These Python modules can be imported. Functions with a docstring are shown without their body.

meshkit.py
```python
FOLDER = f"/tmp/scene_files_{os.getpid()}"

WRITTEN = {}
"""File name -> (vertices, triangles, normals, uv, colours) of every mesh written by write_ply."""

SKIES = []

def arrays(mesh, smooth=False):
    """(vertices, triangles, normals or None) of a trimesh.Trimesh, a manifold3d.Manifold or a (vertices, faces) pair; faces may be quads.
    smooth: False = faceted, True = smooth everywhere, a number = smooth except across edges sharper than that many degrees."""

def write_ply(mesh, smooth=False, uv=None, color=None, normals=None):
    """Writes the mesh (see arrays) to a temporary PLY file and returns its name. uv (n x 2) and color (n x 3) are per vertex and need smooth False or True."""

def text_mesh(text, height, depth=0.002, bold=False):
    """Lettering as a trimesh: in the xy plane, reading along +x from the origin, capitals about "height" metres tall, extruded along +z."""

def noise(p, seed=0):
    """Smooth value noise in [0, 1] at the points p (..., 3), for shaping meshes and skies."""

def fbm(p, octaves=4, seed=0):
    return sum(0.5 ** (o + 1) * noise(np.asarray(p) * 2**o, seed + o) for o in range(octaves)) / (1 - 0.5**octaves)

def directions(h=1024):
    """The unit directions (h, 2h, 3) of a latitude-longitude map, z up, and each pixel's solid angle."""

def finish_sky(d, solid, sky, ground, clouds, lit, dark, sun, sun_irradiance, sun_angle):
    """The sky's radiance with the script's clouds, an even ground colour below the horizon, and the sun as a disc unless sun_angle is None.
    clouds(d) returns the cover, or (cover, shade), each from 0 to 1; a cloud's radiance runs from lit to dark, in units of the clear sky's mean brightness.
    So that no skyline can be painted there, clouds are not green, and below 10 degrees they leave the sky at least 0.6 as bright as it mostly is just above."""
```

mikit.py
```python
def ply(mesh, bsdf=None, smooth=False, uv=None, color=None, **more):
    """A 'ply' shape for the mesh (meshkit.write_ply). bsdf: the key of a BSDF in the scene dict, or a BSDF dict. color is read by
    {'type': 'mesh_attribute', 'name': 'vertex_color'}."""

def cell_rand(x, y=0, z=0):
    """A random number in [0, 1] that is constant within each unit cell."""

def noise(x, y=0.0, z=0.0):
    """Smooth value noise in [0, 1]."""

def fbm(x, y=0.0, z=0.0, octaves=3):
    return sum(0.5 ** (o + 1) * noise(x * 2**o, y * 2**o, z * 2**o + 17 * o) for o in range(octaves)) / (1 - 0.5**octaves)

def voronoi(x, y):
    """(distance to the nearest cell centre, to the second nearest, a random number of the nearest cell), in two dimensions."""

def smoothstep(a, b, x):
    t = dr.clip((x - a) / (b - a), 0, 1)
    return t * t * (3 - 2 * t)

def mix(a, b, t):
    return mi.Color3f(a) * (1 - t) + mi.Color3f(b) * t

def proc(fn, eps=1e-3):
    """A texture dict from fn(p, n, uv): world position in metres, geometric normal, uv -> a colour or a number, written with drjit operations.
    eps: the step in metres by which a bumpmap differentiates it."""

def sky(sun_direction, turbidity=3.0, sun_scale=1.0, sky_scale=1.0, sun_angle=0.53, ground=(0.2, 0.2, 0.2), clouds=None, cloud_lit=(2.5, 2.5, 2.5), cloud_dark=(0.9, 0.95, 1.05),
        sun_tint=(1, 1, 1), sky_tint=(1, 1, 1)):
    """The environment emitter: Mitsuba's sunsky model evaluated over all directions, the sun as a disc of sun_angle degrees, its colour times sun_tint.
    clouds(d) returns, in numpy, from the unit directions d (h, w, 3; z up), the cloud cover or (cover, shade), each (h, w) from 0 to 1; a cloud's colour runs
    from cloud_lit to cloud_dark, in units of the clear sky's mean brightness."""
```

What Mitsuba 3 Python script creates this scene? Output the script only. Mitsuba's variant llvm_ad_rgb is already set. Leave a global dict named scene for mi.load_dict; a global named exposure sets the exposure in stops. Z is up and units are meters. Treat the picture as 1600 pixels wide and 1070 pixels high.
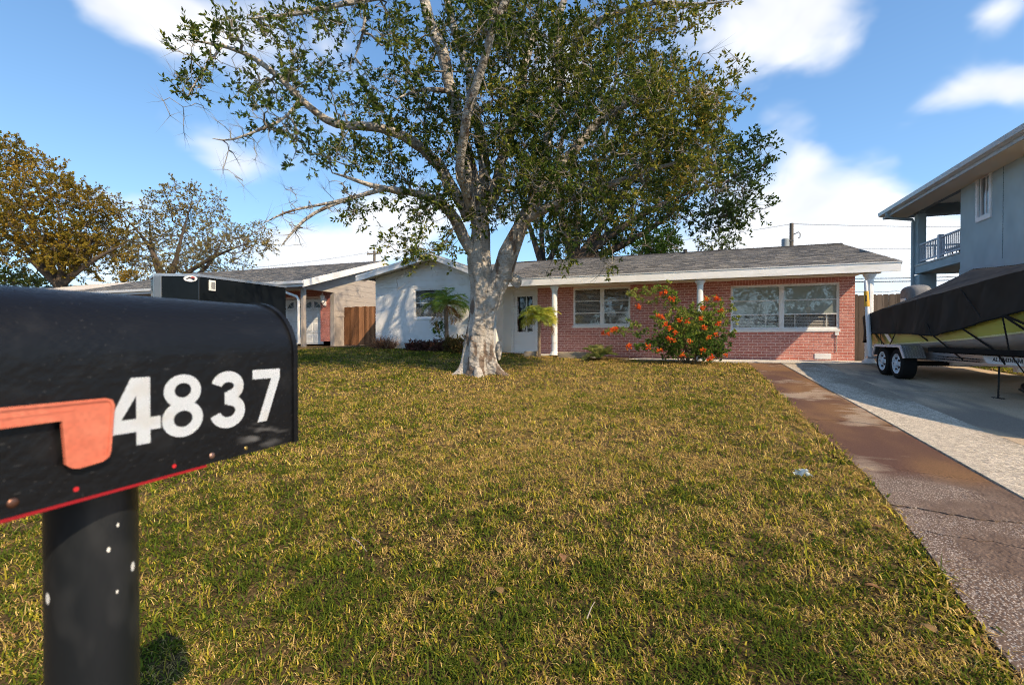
import math, numpy as np, trimesh, mitsuba as mi, mikit, drjit as dr, meshkit
from mikit import proc, noise, fbm, voronoi, cell_rand, smoothstep, mix, ply
from shapely.geometry import Polygon, LineString, box as sbox
from shapely import affinity
T = mi.ScalarTransform4f

# ------------------------------------------------------------------ camera, sky, exposure
# x: along the house front (to the right), y: from the street to the house, z: up
YAW, CAMZ, FPX = math.radians(19.7), 1.15, 725.0
S, C = math.sin(YAW), math.cos(YAW)
scene, labels = {}, {}
scene['camera'] = {'type': 'thinlens', 'fov': 2 * math.degrees(math.atan(800 / FPX)), 'fov_axis': 'x', 'near_clip': 0.02, 'far_clip': 2000.0,
                   'aperture_radius': 0.0014, 'focus_distance': 11.0,
                   'to_world': T().look_at(origin=[0, 0, CAMZ], target=[-S, C, CAMZ - 7 / FPX], up=[0, 0, 1])}
exposure = 2.0
SUN = (1.75, -1.0, 1.64)


def ray(x, y):
    r = (x - 800) / FPX
    return np.array([-S + C * r, C + S * r, (528 - y) / FPX])


def at(x, y, Z):                      # the point Z metres ahead of the camera in the direction of the photograph's point x, y
    return np.array([0, 0, CAMZ]) + Z * ray(x, y)


def cloud_cover(d):
    az, el = np.arctan2(d[..., 0], d[..., 1]), np.arcsin(d[..., 2])
    p = np.stack([d[..., 0], d[..., 1], d[..., 2] * 1.35], -1) * 5.6
    w = np.stack([meshkit.fbm(p * 1.1 + 7.7, 3, 5), meshkit.fbm(p * 1.1 + 2.2, 3, 6), meshkit.fbm(p * 1.1 + 5.1, 3, 7)], -1) - .5
    f = meshkit.fbm(p + 3.1 + w * .9, 8, 11)
    field = (f - .5) * 1.75 - .03 + .13 * np.exp(-el / .2)
    for x, y, sx, sy, a in ((1230, 350, 130, 62, .62), (1390, 340, 90, 60, .58), (1120, 390, 130, 45, .45), (1500, 390, 100, 50, .4), (1180, 40, 120, 50, .45), (1270, 80, 80, 30, .2), (1500, 150, 90, 30, .5), (1590, 140, 50, 26, .35), (1560, 25, 60, 30, .5), (1400, 225, 50, 36, .26), (1530, 235, 60, 26, .34), (1220, 195, 60, 34, .36), (1260, 250, 40, 22, .25),
                            (190, 20, 120, 40, .42), (345, 250, 80, 40, .50), (300, 40, 70, 34, .3), (500, 30, 90, 45, .3), (470, 380, 110, 34, .5), (560, 395, 80, 28, .45), (30, 186, 40, 12, .22), (630, 350, 80, 42, .38), (230, 320, 80, 22, .22), (410, 70, 80, 60, .25), (120, 300, 90, 16, .2),
                            (80, 130, 140, 70, -.25), (640, 130, 100, 60, -.12), (1420, 60, 60, 50, -.25), (1350, 180, 60, 34, -.2), (300, 150, 120, 40, -.2)):
        v = ray(x, y); n = np.linalg.norm(v)
        a0, e0 = math.atan2(v[0], v[1]), math.asin(v[2] / n)
        r2 = 1 + ((x - 800) / FPX) ** 2
        da = (az - a0 + np.pi) % (2 * np.pi) - np.pi
        field = field + a * np.exp(-(da / (sx / FPX / r2)) ** 2 - ((el - e0) / (sy / FPX / math.sqrt(r2))) ** 2)
    cover = np.clip((field - 0.05) / 0.55, 0, 1)
    cover = cover * cover * (3 - 2 * cover)
    shade = np.clip(0.55 * (meshkit.fbm(p * 1.7 + 1.2 + w, 6, 23) - 0.36) * 2.2 * cover, 0, 1)
    return cover * 0.9, shade


scene['sky'] = mikit.sky(SUN, turbidity=2.6, sky_scale=1.7, sky_tint=(.90, 1.0, 1.06), clouds=cloud_cover, cloud_lit=(2.2, 2.2, 2.22), cloud_dark=(1.35, 1.40, 1.48), sun_tint=(1.0, 0.965, 0.90), ground=(0.16, 0.15, 0.1))


# ------------------------------------------------------------------ helpers
def sm(a, b, x):
    t = np.clip((x - a) / (b - a), 0, 1)
    return t * t * (3 - 2 * t)


def unit(v):
    v = np.asarray(v, float)
    return v / (np.linalg.norm(v, axis=-1, keepdims=True) + 1e-12)


class MB:
    """Collects shapes into one mesh."""
    def __init__(self):
        self.v, self.f, self.c, self.n = [], [], [], 0

    def add(self, v, f, col=None):
        v, f = np.asarray(v, float), np.asarray(f, int)
        if f.shape[1] == 4:
            f = np.vstack([f[:, [0, 1, 2]], f[:, [0, 2, 3]]])
        self.v.append(v); self.f.append(f + self.n); self.n += len(v)
        self.c.append(np.tile(col if col is not None else (1, 1, 1), (len(v), 1)) if col is None or np.ndim(col) == 1 else col)
        return self

    def mesh(self, m, col=None):
        return self.add(m.vertices, m.faces, col)

    def box(self, lo, hi, rz=0, about=None, bev=0.0, col=None):
        lo, hi = np.minimum(lo, hi).astype(float), np.maximum(lo, hi).astype(float)
        if bev:
            pts = []
            for i in range(8):
                s = np.array([i & 1, i >> 1 & 1, i >> 2 & 1])
                corner = np.where(s, hi, lo)
                for k in range(3):
                    o = np.where(s, -bev, bev) * (np.arange(3) != k)
                    pts.append(corner + o)
            m = trimesh.convex.convex_hull(np.array(pts))
            v, f = np.array(m.vertices), np.array(m.faces)
        else:
            v = np.array([[(hi if i >> k & 1 else lo)[k] for k in range(3)] for i in range(8)])
            f = np.array([[0, 2, 3, 1], [4, 5, 7, 6], [0, 1, 5, 4], [2, 6, 7, 3], [0, 4, 6, 2], [1, 3, 7, 5]])
        if rz:
            o = np.array(about if about is not None else (lo + hi) / 2, float)
            a, b = math.cos(rz), math.sin(rz)
            q = v - o
            v = np.stack([a * q[:, 0] - b * q[:, 1], b * q[:, 0] + a * q[:, 1], q[:, 2]], 1) + o
        return self.add(v, f, col)

    def hexa(self, p, col=None):       # 8 corners: bottom ring 0-3, top ring 4-7
        return self.add(p, [[3, 2, 1, 0], [4, 5, 6, 7], [0, 1, 5, 4], [1, 2, 6, 5], [2, 3, 7, 6], [3, 0, 4, 7]], col)

    def slab(self, pts, thick, col=None):      # a planar polygon given in 3-D, thickened downwards along z
        n = len(pts); a = np.asarray(pts, float); b = a - [0, 0, thick]
        v = np.vstack([a, b]); f = []
        for i in range(1, n - 1):
            f += [[0, i, i + 1], [n, n + i + 1, n + i]]
        for i in range(n):
            j = (i + 1) % n
            f += [[i, n + i, n + j], [i, n + j, j]]
        return self.add(v, f, col)

    def tube(self, pts, rad, sides=8, cap=True, col=None):
        p = np.asarray(pts, float); r = np.broadcast_to(np.asarray(rad, float), (len(p),))
        t = unit(np.gradient(p, axis=0))
        a = unit(np.cross(t, np.where(np.abs(t[:, 2:]) < 0.9, [0, 0, 1.0], [1.0, 0, 0])))
        for i in range(1, len(p)):     # carry the frame along
            q = a[i - 1] - t[i] * (a[i - 1] @ t[i]); a[i] = q / (np.linalg.norm(q) + 1e-12)
        b = np.cross(t, a); ang = np.arange(sides) * 2 * np.pi / sides
        v = (p[:, None] + r[:, None, None] * (np.cos(ang)[None, :, None] * a[:, None] + np.sin(ang)[None, :, None] * b[:, None])).reshape(-1, 3)
        i, j = np.meshgrid(np.arange(len(p) - 1), np.arange(sides), indexing='ij')
        q = np.stack([i * sides + j, i * sides + (j + 1) % sides, (i + 1) * sides + (j + 1) % sides, (i + 1) * sides + j], -1).reshape(-1, 4)
        f = np.vstack([q[:, [0, 1, 2]], q[:, [0, 2, 3]]])
        if cap:
            k = len(v); v = np.vstack([v, p[:1], p[-1:]])
            s = np.arange(sides); o = (len(p) - 1) * sides
            f = np.vstack([f, np.stack([s * 0 + k, (s + 1) % sides, s], 1), np.stack([s * 0 + k + 1, o + s, o + (s + 1) % sides], 1)])
        return self.add(v, f, col)

    def prism(self, poly, axis, t0, t1, col=None):
        """A 2-D outline (list or shapely polygon) extruded: axis 'x': outline in (y, z); 'y': in (x, z); 'z': in (x, y)."""
        poly = poly if hasattr(poly, 'exterior') else Polygon(poly)
        m = trimesh.creation.extrude_polygon(poly, abs(t1 - t0), engine='earcut')
        v = np.array(m.vertices); lo = min(t0, t1); f = np.array(m.faces)
        v = {'x': np.stack([v[:, 2] + lo, v[:, 0], v[:, 1]], 1), 'y': np.stack([v[:, 0], v[:, 2] + lo, v[:, 1]], 1), 'z': v + [0, 0, lo]}[axis]
        if axis == 'y':
            f = f[:, ::-1]
        return self.add(v, f, col)

    def get(self):
        return trimesh.Trimesh(np.vstack(self.v), np.vstack(self.f), process=False)

    def cols(self):
        return np.vstack(self.c)


def numbered(key):
    taken = lambda k: k in scene or k in labels or any(x.startswith(k + '__') for x in scene)
    if not taken(key):
        return key
    i = 1
    while taken(f'{key}_{i:03d}'):
        i += 1
    return f'{key}_{i:03d}'


def put(name, mb, mat, smooth=False, parent=None, vcol=False, **more):
    key = numbered(parent + '__' + name if parent else name)
    m = mb.get() if isinstance(mb, MB) else mb
    c = mb.cols() if vcol else None
    if vcol and smooth not in (True, False):
        from scipy.spatial import cKDTree
        old, m = m, trimesh.graph.smooth_shade(m, angle=math.radians(smooth), facet_minarea=None)
        c, smooth = c[cKDTree(np.array(old.vertices)).query(np.array(m.vertices))[1]], True
    scene[key] = ply(m, mat, smooth, color=c, **more)
    return key


def thing(name, label, cat, group=None):
    key = numbered(name)
    labels[key] = {'label': label, 'category': cat}
    if group:
        labels[key]['group'] = group
    return key


def structure(key, label=None):
    labels[key] = {'kind': 'structure', **({'label': label} if label else {})}


def share(parent, name, ref, to_world):       # one more copy of a shape dict under a new key
    key = parent + '__' + name
    i = SHARED.get(key, 0); SHARED[key] = i + 1
    k = key if i == 0 else f'{key}_{i:03d}'
    scene[k] = {**ref, 'to_world': to_world}
    return k


SHARED = {}
rng = np.random.default_rng(12)


# ------------------------------------------------------------------ materials
def rgb(*c):
    return {'type': 'rgb', 'value': list(map(float, c))}


def mat(key, color, rough=0.6, spec=0.4, metal=0.0, bump=None, bump_scale=1.0, two=True, **more):
    b = {'type': 'principled', 'base_color': color if isinstance(color, dict) else rgb(*color), 'roughness': rough, 'metallic': metal, **more}
    if not metal:
        b['specular'] = spec
    if bump:
        b = {'type': 'bumpmap', 'arbitrary': proc(bump), 'scale': bump_scale, 'bsdf': b}
    scene[key] = {'type': 'twosided', 'bsdf': b} if two else b


VC = {'type': 'mesh_attribute', 'name': 'vertex_color'}
mat('mat_paint', VC, 0.55, 0.35)                                     # painted or plain things whose colour comes with the mesh
mat('mat_gloss', VC, 0.3, 0.5)
mat('mat_rough', VC, 0.85, 0.2)
mat('mat_metal', VC, 0.38, metal=0.85)
scene['mat_leaf'] = {'type': 'principledthin', 'base_color': VC, 'roughness': 0.36, 'diff_trans': 0.6, 'spec_trans': 0.0, 'eta': 1.4}
scene['mat_blade'] = {'type': 'principledthin', 'base_color': VC, 'roughness': 0.6, 'diff_trans': 0.6, 'spec_trans': 0.0, 'eta': 1.3}
scene['mat_glass'] = {'type': 'thindielectric', 'int_ior': 1.5}
mat('mat_soil', proc(lambda p, n, uv: mix((.038, .028, .013), (.11, .078, .036), fbm(p.x * 3, p.y * 3, 0, 4)) * (0.35 + 1.3 * noise(p.x * 120, p.y * 120))), 0.95, 0.1)


def stucco_white(p, n, uv):
    d = fbm(p.x * 1.3, p.y * 1.3, p.z * 1.3, 4)
    low = smoothstep(1.35, 0.75, p.z + 0.3 * d)
    return mix(mix((.80, .80, .80), (.70, .69, .66), smoothstep(.45, .75, d)), (.60, .54, .44), low * .5)


mat('mat_stucco_white', proc(stucco_white), 0.8, 0.2, bump=lambda p, n, uv: noise(p.x * 60, p.y * 60, p.z * 60) * .6 + fbm(p.x * 5, p.y * 5, p.z * 5), bump_scale=0.006)
mat('mat_trim', proc(lambda p, n, uv: mix((.78, .79, .80), (.60, .59, .55), smoothstep(.5, .85, fbm(p.x * 2, p.y * 4, p.z * 9, 4)) * .7)), 0.5, 0.4)
mat('mat_soffit', (.60, .54, .44), 0.8, 0.2)


def brick_tone(p, n, uv):
    r = cell_rand(dr.floor(p.x / .235 + .5 * dr.floor(p.z / .16)), dr.floor(p.z / .08 + .375), 3)
    c = mix((.45, .155, .125), (.55, .24, .20), r)
    return c * (.8 + .4 * fbm(p.x * 14, p.y * 14, p.z * 22, 3))


mat('mat_brick', proc(brick_tone), 0.75, 0.25, bump=lambda p, n, uv: fbm(p.x * 70, p.y * 70, p.z * 70, 2), bump_scale=0.002)
mat('mat_mortar', proc(lambda p, n, uv: mix((.86, .70, .62), (.74, .57, .50), noise(p.x * 40, p.z * 40))), 0.9, 0.1)
mat('mat_dark', (.012, .011, .010), 0.8, 0.2)


def shingle(p, n, uv):                # colour of far-off tabs; near tabs carry their own
    return mix((.10, .10, .105), (.20, .185, .17), noise(p.x * 4, p.y * 9))


def concrete_red(p, n, uv):
    streak = fbm(p.x * 1.6 - p.y * .5, p.y * 1.1, 0, 4)
    c = mix((.085, .045, .034), (.155, .085, .042), smoothstep(.3, .8, fbm(p.x * 2.1 + 4, p.y * .9, 2, 5) + .25 * (p.x - 1.7)))
    c = mix(c, mi.Color3f(.33, .27, .21), smoothstep(.54, .76, streak + .35 * (fbm(p.x * 5, p.y * 9, 0, 4) - .5)) * .6)
    # the near pieces have lost their skin: shell aggregate in a dark purple grey paste
    near = smoothstep(4.6, 4.2, p.y + .25 * fbm(p.x * 3, p.y * 3, 0, 2))
    d1, d2, w = voronoi(p.x * 125, p.y * 125)
    peb = smoothstep(.5, .30, d1) * smoothstep(.45, .75, w)
    worn = smoothstep(.42, .66, fbm(p.x * 1.9 + 9, p.y * 1.9, 0, 4) + .22 * smoothstep(3.2, 2.4, p.y) + .16 * smoothstep(1.55, 1.25, p.x))
    paste = mix((.080, .052, .040), (.155, .11, .085), fbm(p.x * 12, p.y * 12, 1, 4))
    agg = mix(paste, mi.Color3f(.52, .47, .43), peb * (.03 + .62 * worn))
    return mix(c, agg, near) * (.82 + .36 * noise(p.x * 160, p.y * 160))


def concrete_light(p, n, uv):
    d1, d2, w = voronoi(p.x * 55, p.y * 55)
    g = mix((.36, .31, .25), (.50, .445, .365), w)
    g = g * (.62 + .38 * smoothstep(.02, .2, d2 - d1))
    return mix(g, mi.Color3f(.20, .165, .125), smoothstep(.38, .70, fbm(p.x * 1.3, p.y * .7, 5, 5)) * .8) * (.8 + .4 * noise(p.x * 30, p.y * 30))


def concrete_grey(p, n, uv):
    c = mix((.28, .205, .135), (.50, .40, .29), fbm(p.x * .9, p.y * .6, 1, 4))
    c = mix(c, mi.Color3f(.13, .12, .11), smoothstep(.55, .72, fbm(p.x * 1.8 + 3, p.y * .5, 8, 4)) * .7)
    return c * (.85 + .3 * noise(p.x * 110, p.y * 110))


mat('mat_concrete_red', proc(concrete_red), 0.85, 0.25, bump=lambda p, n, uv: noise(p.x * 80, p.y * 80), bump_scale=0.006)
mat('mat_concrete_light', proc(concrete_light), 0.9, 0.2, bump=lambda p, n, uv: noise(p.x * 60, p.y * 60), bump_scale=0.008)
mat('mat_concrete_grey', proc(concrete_grey), 0.8, 0.3)
mat('mat_slab', proc(lambda p, n, uv: mix((.50, .48, .45), (.34, .32, .29), fbm(p.x * 2, p.y * 2, p.z * 2, 4))), 0.85, 0.2)
mat('mat_stone', proc(lambda p, n, uv: mix((.36, .30, .23), (.20, .17, .13), fbm(p.x * 7, p.y * 7, p.z * 7, 4))), 0.9, 0.1, bump=lambda p, n, uv: fbm(p.x * 25, p.y * 25, p.z * 25, 3), bump_scale=0.02)
mat('mat_asphalt', (.055, .055, .055), 0.9, 0.2)


def wood(a, b, sx):
    def fn(p, n, uv):
        t = dr.floor(p.x / sx)
        r = cell_rand(t, 5)
        g = noise(p.x * 90, p.y * 90, p.z * 4 + r * 50) * .5 + fbm(p.x * 30, p.y * 30, p.z * 1.5 + r * 30, 3) * .5
        return mix(a, b, g * .6 + r * .4) * (.75 + .5 * r)
    return fn


mat('mat_cedar', proc(wood((.13, .055, .025), (.36, .18, .09), .141)), 0.8, 0.2)
mat('mat_grey_wood', proc(wood((.06, .048, .04), (.15, .122, .10), .141)), 0.85, 0.15)
mat('mat_siding', proc(lambda p, n, uv: mix((.44, .395, .36), (.38, .335, .30), fbm(p.x * 3, p.y * 1.5, p.z * 20, 3))), 0.7, 0.25)


def blue_stucco(p, n, uv):
    return mix((.30, .40, .435), (.46, .57, .60), fbm(p.x * 2.6, p.y * 2.6, p.z * 1.4, 6))


mat('mat_blue', proc(blue_stucco), 0.85, 0.2, bump=lambda p, n, uv: fbm(p.x * 16, p.y * 16, p.z * 16, 3), bump_scale=0.02)


def bark_pale(p, n, uv):
    a = dr.atan2(p.x + 4.4, p.y - 10.0)
    base = mix((.32, .29, .255), (.50, .47, .43), smoothstep(.25, .7, fbm(p.x * 8, p.y * 8, p.z * 4, 5)))
    dark = smoothstep(.60, .68, fbm(p.x * 6.5 + 2, p.y * 6.5, p.z * 2.2, 5) + .09 * smoothstep(.95, .45, p.z))
    c = mix(base, mi.Color3f(.13, .085, .06), dark * .85)
    ring = smoothstep(.70, .78, noise(p.x * 14, p.y * 14, p.z * 55)) + smoothstep(.66, .74, noise(p.x * 38, p.y * 38, p.z * 30)) * .6
    return mix(c, mi.Color3f(.17, .13, .10), dr.minimum(ring, 1) * .55)


mat('mat_bark_pale', proc(bark_pale), 0.85, 0.2, bump=lambda p, n, uv: fbm(p.x * 11, p.y * 11, p.z * 16, 5), bump_scale=0.09)
mat('mat_twig', (.25, .225, .19), 0.9, 0.1)
mat('mat_bark', proc(lambda p, n, uv: mix((.045, .035, .028), (.15, .12, .095), fbm(p.x * 9, p.y * 9, p.z * 3, 3))), 0.95, 0.1)


def mailbox_black(p, n, uv):
    d = fbm(p.x * 25, p.y * 25, p.z * 25, 4)
    dust = smoothstep(.55, .85, d) * .006 + smoothstep(.90, .95, noise(p.x * 260, p.y * 260, p.z * 260)) * .02
    scuff = smoothstep(.5, .75, fbm(p.x * 30, p.y * 22 + p.z * 20, p.z * 60, 3)) * smoothstep(.055, .01, dr.sqrt(dr.square(p.y - .545) + dr.square((p.z - 1.005) * 1.8))) * .14
    return mi.Color3f(.0045, .0048, .0062) + mi.Color3f(1, 1, 1.02) * (dust + scuff)


mat('mat_mailbox', proc(mailbox_black), 0.42, 0.35, bump=lambda p, n, uv: fbm(p.x * 140, p.y * 140, p.z * 140, 2), bump_scale=0.0007)


def post_black(p, n, uv):
    c = mi.Color3f(.010, .0125, .016) + mi.Color3f(1, 1, 1) * (smoothstep(.6, .8, fbm(p.x * 30, p.y * 30, p.z * 12, 3)) * .01)
    spot = mi.Float(0)
    for q, r in (((-.643, .3852, .8639), .0042), ((-.6828, .3199, .8502), .0048), ((-.6379, .3662, .9238), .0018), ((-.6386, .3566, .8977), .0022), ((-.6379, .3648, .8434), .0016)):
        spot = dr.maximum(spot, smoothstep(r, r * .6, dr.norm((p - mi.Point3f(*q)) * mi.Vector3f(1, 1, .6))))
    return mix(c, mi.Color3f(.72, .72, .70), spot)


mat('mat_post', proc(post_black), 0.33, 0.5)


def flag_red(p, n, uv):
    return mix((.54, .115, .065), (.60, .205, .13), fbm(p.x * 40, p.y * 40, p.z * 60, 4)) * (.9 + .2 * noise(p.y * 300, p.z * 300))


mat('mat_flag', proc(flag_red), 0.45, 0.4)


def reflective(p, n, uv):            # prismatic sheeting: a fine diamond net of cells
    a, b = (p.y + p.z) * 260, (p.y - p.z) * 260
    d = dr.maximum(dr.abs(a - dr.floor(a) - .5), dr.abs(b - dr.floor(b) - .5))
    return mix(mix((.60, .63, .67), (.36, .42, .50), smoothstep(.36, .24, d)), mi.Color3f(.45, .43, .40), smoothstep(.6, .8, fbm(p.y * 40, p.z * 40, 0, 3)) * .4)


mat('mat_digit', proc(reflective), 0.35, 0.5)


def canvas(p, n, uv):
    return mix((.012, .0112, .0110), (.028, .025, .023), fbm(p.x * 3, p.y * 3, p.z * 3, 4)) * (.85 + .3 * noise(p.x * 400, p.y * 400, p.z * 400))


mat('mat_canvas', proc(canvas), 0.7, 0.35, bump=lambda p, n, uv: fbm(p.y * 4.5 + p.z * 2.5 + p.x, p.z * 1.3 - p.y * .4, p.x * 2, 4), bump_scale=0.10)


def tread(p, n, uv):
    a, b = (p.x + p.z) * 13, (p.x - p.z) * 13
    fa, fb = a - dr.floor(a) - .5, b - dr.floor(b) - .5
    return smoothstep(.40, .2, dr.sqrt(dr.square(fa * 2.2) + dr.square(fb)))


mat('mat_tread', (.40, .40, .40), 0.35, metal=0.9, bump=tread, bump_scale=0.012)
mat('mat_panel', proc(lambda p, n, uv: mix((.004, .006, .008), (.008, .010, .012), fbm(p.x, p.y * 2, p.z * 2, 3))), 0.22, 0.3)

# ------------------------------------------------------------------ ground, drive, road
EDGE = np.array([(-3, .95), (0, 1.05), (1.2, 1.1), (2.16, 1.155), (2.63, 1.185), (3.1, 1.235), (4.28, 1.35), (6.55, 1.42), (10, 1.60), (14.1, 1.73)])     # (y, x) of the lawn's edge along the drive
J1 = np.array([(-3, 2.0), (4, 2.13), (6.15, 2.23), (13.3, 2.50), (14.1, 2.53)])
J2 = np.array([(-3, 2.7), (5.57, 2.98), (7, 3.05), (13.1, 3.40), (14.1, 3.44)])
J3 = np.array([(-3, 6.3), (14.1, 6.3)])
interp = lambda tab, y: np.interp(y, tab[:, 0], tab[:, 1])


def height(x, y):
    x, y = np.asarray(x, float), np.asarray(y, float)
    base = np.interp(y, [0, .8, 1.3, 2.0, 3.0, 4, 13.6, 15], [-.36, -.31, -.22, -.09, .035, .095, .485, .50])
    return base + .30 * sm(2, -12, x) * sm(6, 15, y)


xs = np.unique(np.concatenate([np.linspace(-400, -40, 10), np.linspace(-40, -16, 13), np.linspace(-16, 8, 161), np.linspace(8, 40, 17), np.linspace(40, 400, 10)]))
ys = np.unique(np.concatenate([np.linspace(-300, -10, 8), np.linspace(-10, -1, 10), np.linspace(-1, 15, 81), np.linspace(15, 60, 16), np.linspace(60, 600, 9)]))
gx, gy = np.meshgrid(xs, ys)
gz = height(gx, gy) + 0.02 * (meshkit.fbm(np.stack([gx * .8, gy * .8, gx * 0], -1), 3, 2) - .5) - .02
under = (gx > interp(EDGE, gy) + .02) & (gx < 6.35) & (gy < 14.15)
gz = np.where(under, gz - .10, gz)
gz = np.where((gy < -3) & (gy > -10.5), -.50, gz)
i, j = np.meshgrid(np.arange(len(ys) - 1), np.arange(len(xs) - 1), indexing='ij'); w = len(xs)
k = (i * w + j).ravel()
put('ground', MB().add(np.stack([gx, gy, gz], -1).reshape(-1, 3), np.stack([k, k + 1, k + w + 1, k + w], 1)), 'mat_soil', True)
structure('ground', 'lawn soil rising gently from the street to the house')
m = MB().box((-300, -10.4, -.50), (300, -3.1, -.42))
put('road', m, 'mat_asphalt'); structure('road')


def slab_piece(left, right, a0, a1, b0, b1, lift, mat_, gap=.008, seed=0):
    """A cast piece of the drive between two joints; it runs from y = a0 (left) / a1 (right) to y = b0 / b1."""
    nt, ns = 25, max(3, int(abs(b0 - a0) / .35) + 2)
    t, s = np.meshgrid(np.linspace(0, 1, nt), np.linspace(0, 1, ns))
    wob = lambda q, k_: np.interp(q, np.linspace(0, 1, 25), np.cumsum(np.random.default_rng(100 + k_).normal(0, .011, 25)))     # the ragged line of a joint, the same for both pieces
    ya, yb = a0 + (a1 - a0) * t + gap + wob(t, seed), b0 + (b1 - b0) * t - gap + wob(t, seed + 1)
    y = ya + (yb - ya) * s
    x0, x1 = interp(left, y) + gap, interp(right, y) - gap
    x = x0 + (x1 - x0) * t + np.where(t > .95, .012 * (meshkit.noise(np.stack([y * 6, y * 0, y * 0 + seed], -1)) - .5), 0)
    z = height(x, y) + lift
    top = np.stack([x, y, z], -1)
    bot = top - [0, 0, .09]
    g = lambda a: a.reshape(-1, 3)
    idx = np.arange(nt * ns).reshape(ns, nt)
    q = np.stack([idx[:-1, :-1], idx[:-1, 1:], idx[1:, 1:], idx[1:, :-1]], -1).reshape(-1, 4)
    m = MB().add(g(top), q)
    ring = np.concatenate([idx[0, :-1], idx[:-1, -1], idx[-1, ::-1][:-1], idx[::-1, 0][:-1]])
    n = len(ring); v = np.vstack([g(top)[ring], g(bot)[ring]]); a = np.arange(n); b = (a + 1) % n
    m.add(v, np.stack([a, a + n, b + n, b], 1))
    return put('slab', m, mat_, parent='driveway')


structure('driveway', 'weathered concrete driveway of rusty and pale strips beside the lawn')
cuts = [(-3, -3), (2.1, 1.6), (3.25, 3.05), (3.62, 3.60), (4.57, 4.2), (6.3, 6.2), (9.1, 9.2), (14.1, 14.1)]
for n_, ((a0, a1), (b0, b1)) in enumerate(zip(cuts, cuts[1:])):
    slab_piece(EDGE, J1, a0, a1, b0, b1, [.0, .003, .001, .004, .001, .003, 0][n_], 'mat_concrete_red', seed=n_)
for n_, (a, b) in enumerate([(-3, 5.2), (5.2, 14.1)]):
    slab_piece(J1, J2, a, a, b, b, [.012, .010][n_], 'mat_concrete_light', seed=20 + n_)
for n_, (a, b) in enumerate([(-3, 2.2), (2.2, 5.9), (5.9, 9.2), (9.2, 14.1)]):
    slab_piece(J2, J3, a, a + .05, b, b + .05, [.0, .004, 0, .003][n_], 'mat_concrete_grey', seed=30 + n_)
m = MB().box((-2.3, 13.88, .30), (6.3, 15.25, .515), bev=.008)
put('porch_floor', m, 'mat_slab'); structure('porch_floor', 'pale concrete porch slab along the brick wall')
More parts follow.
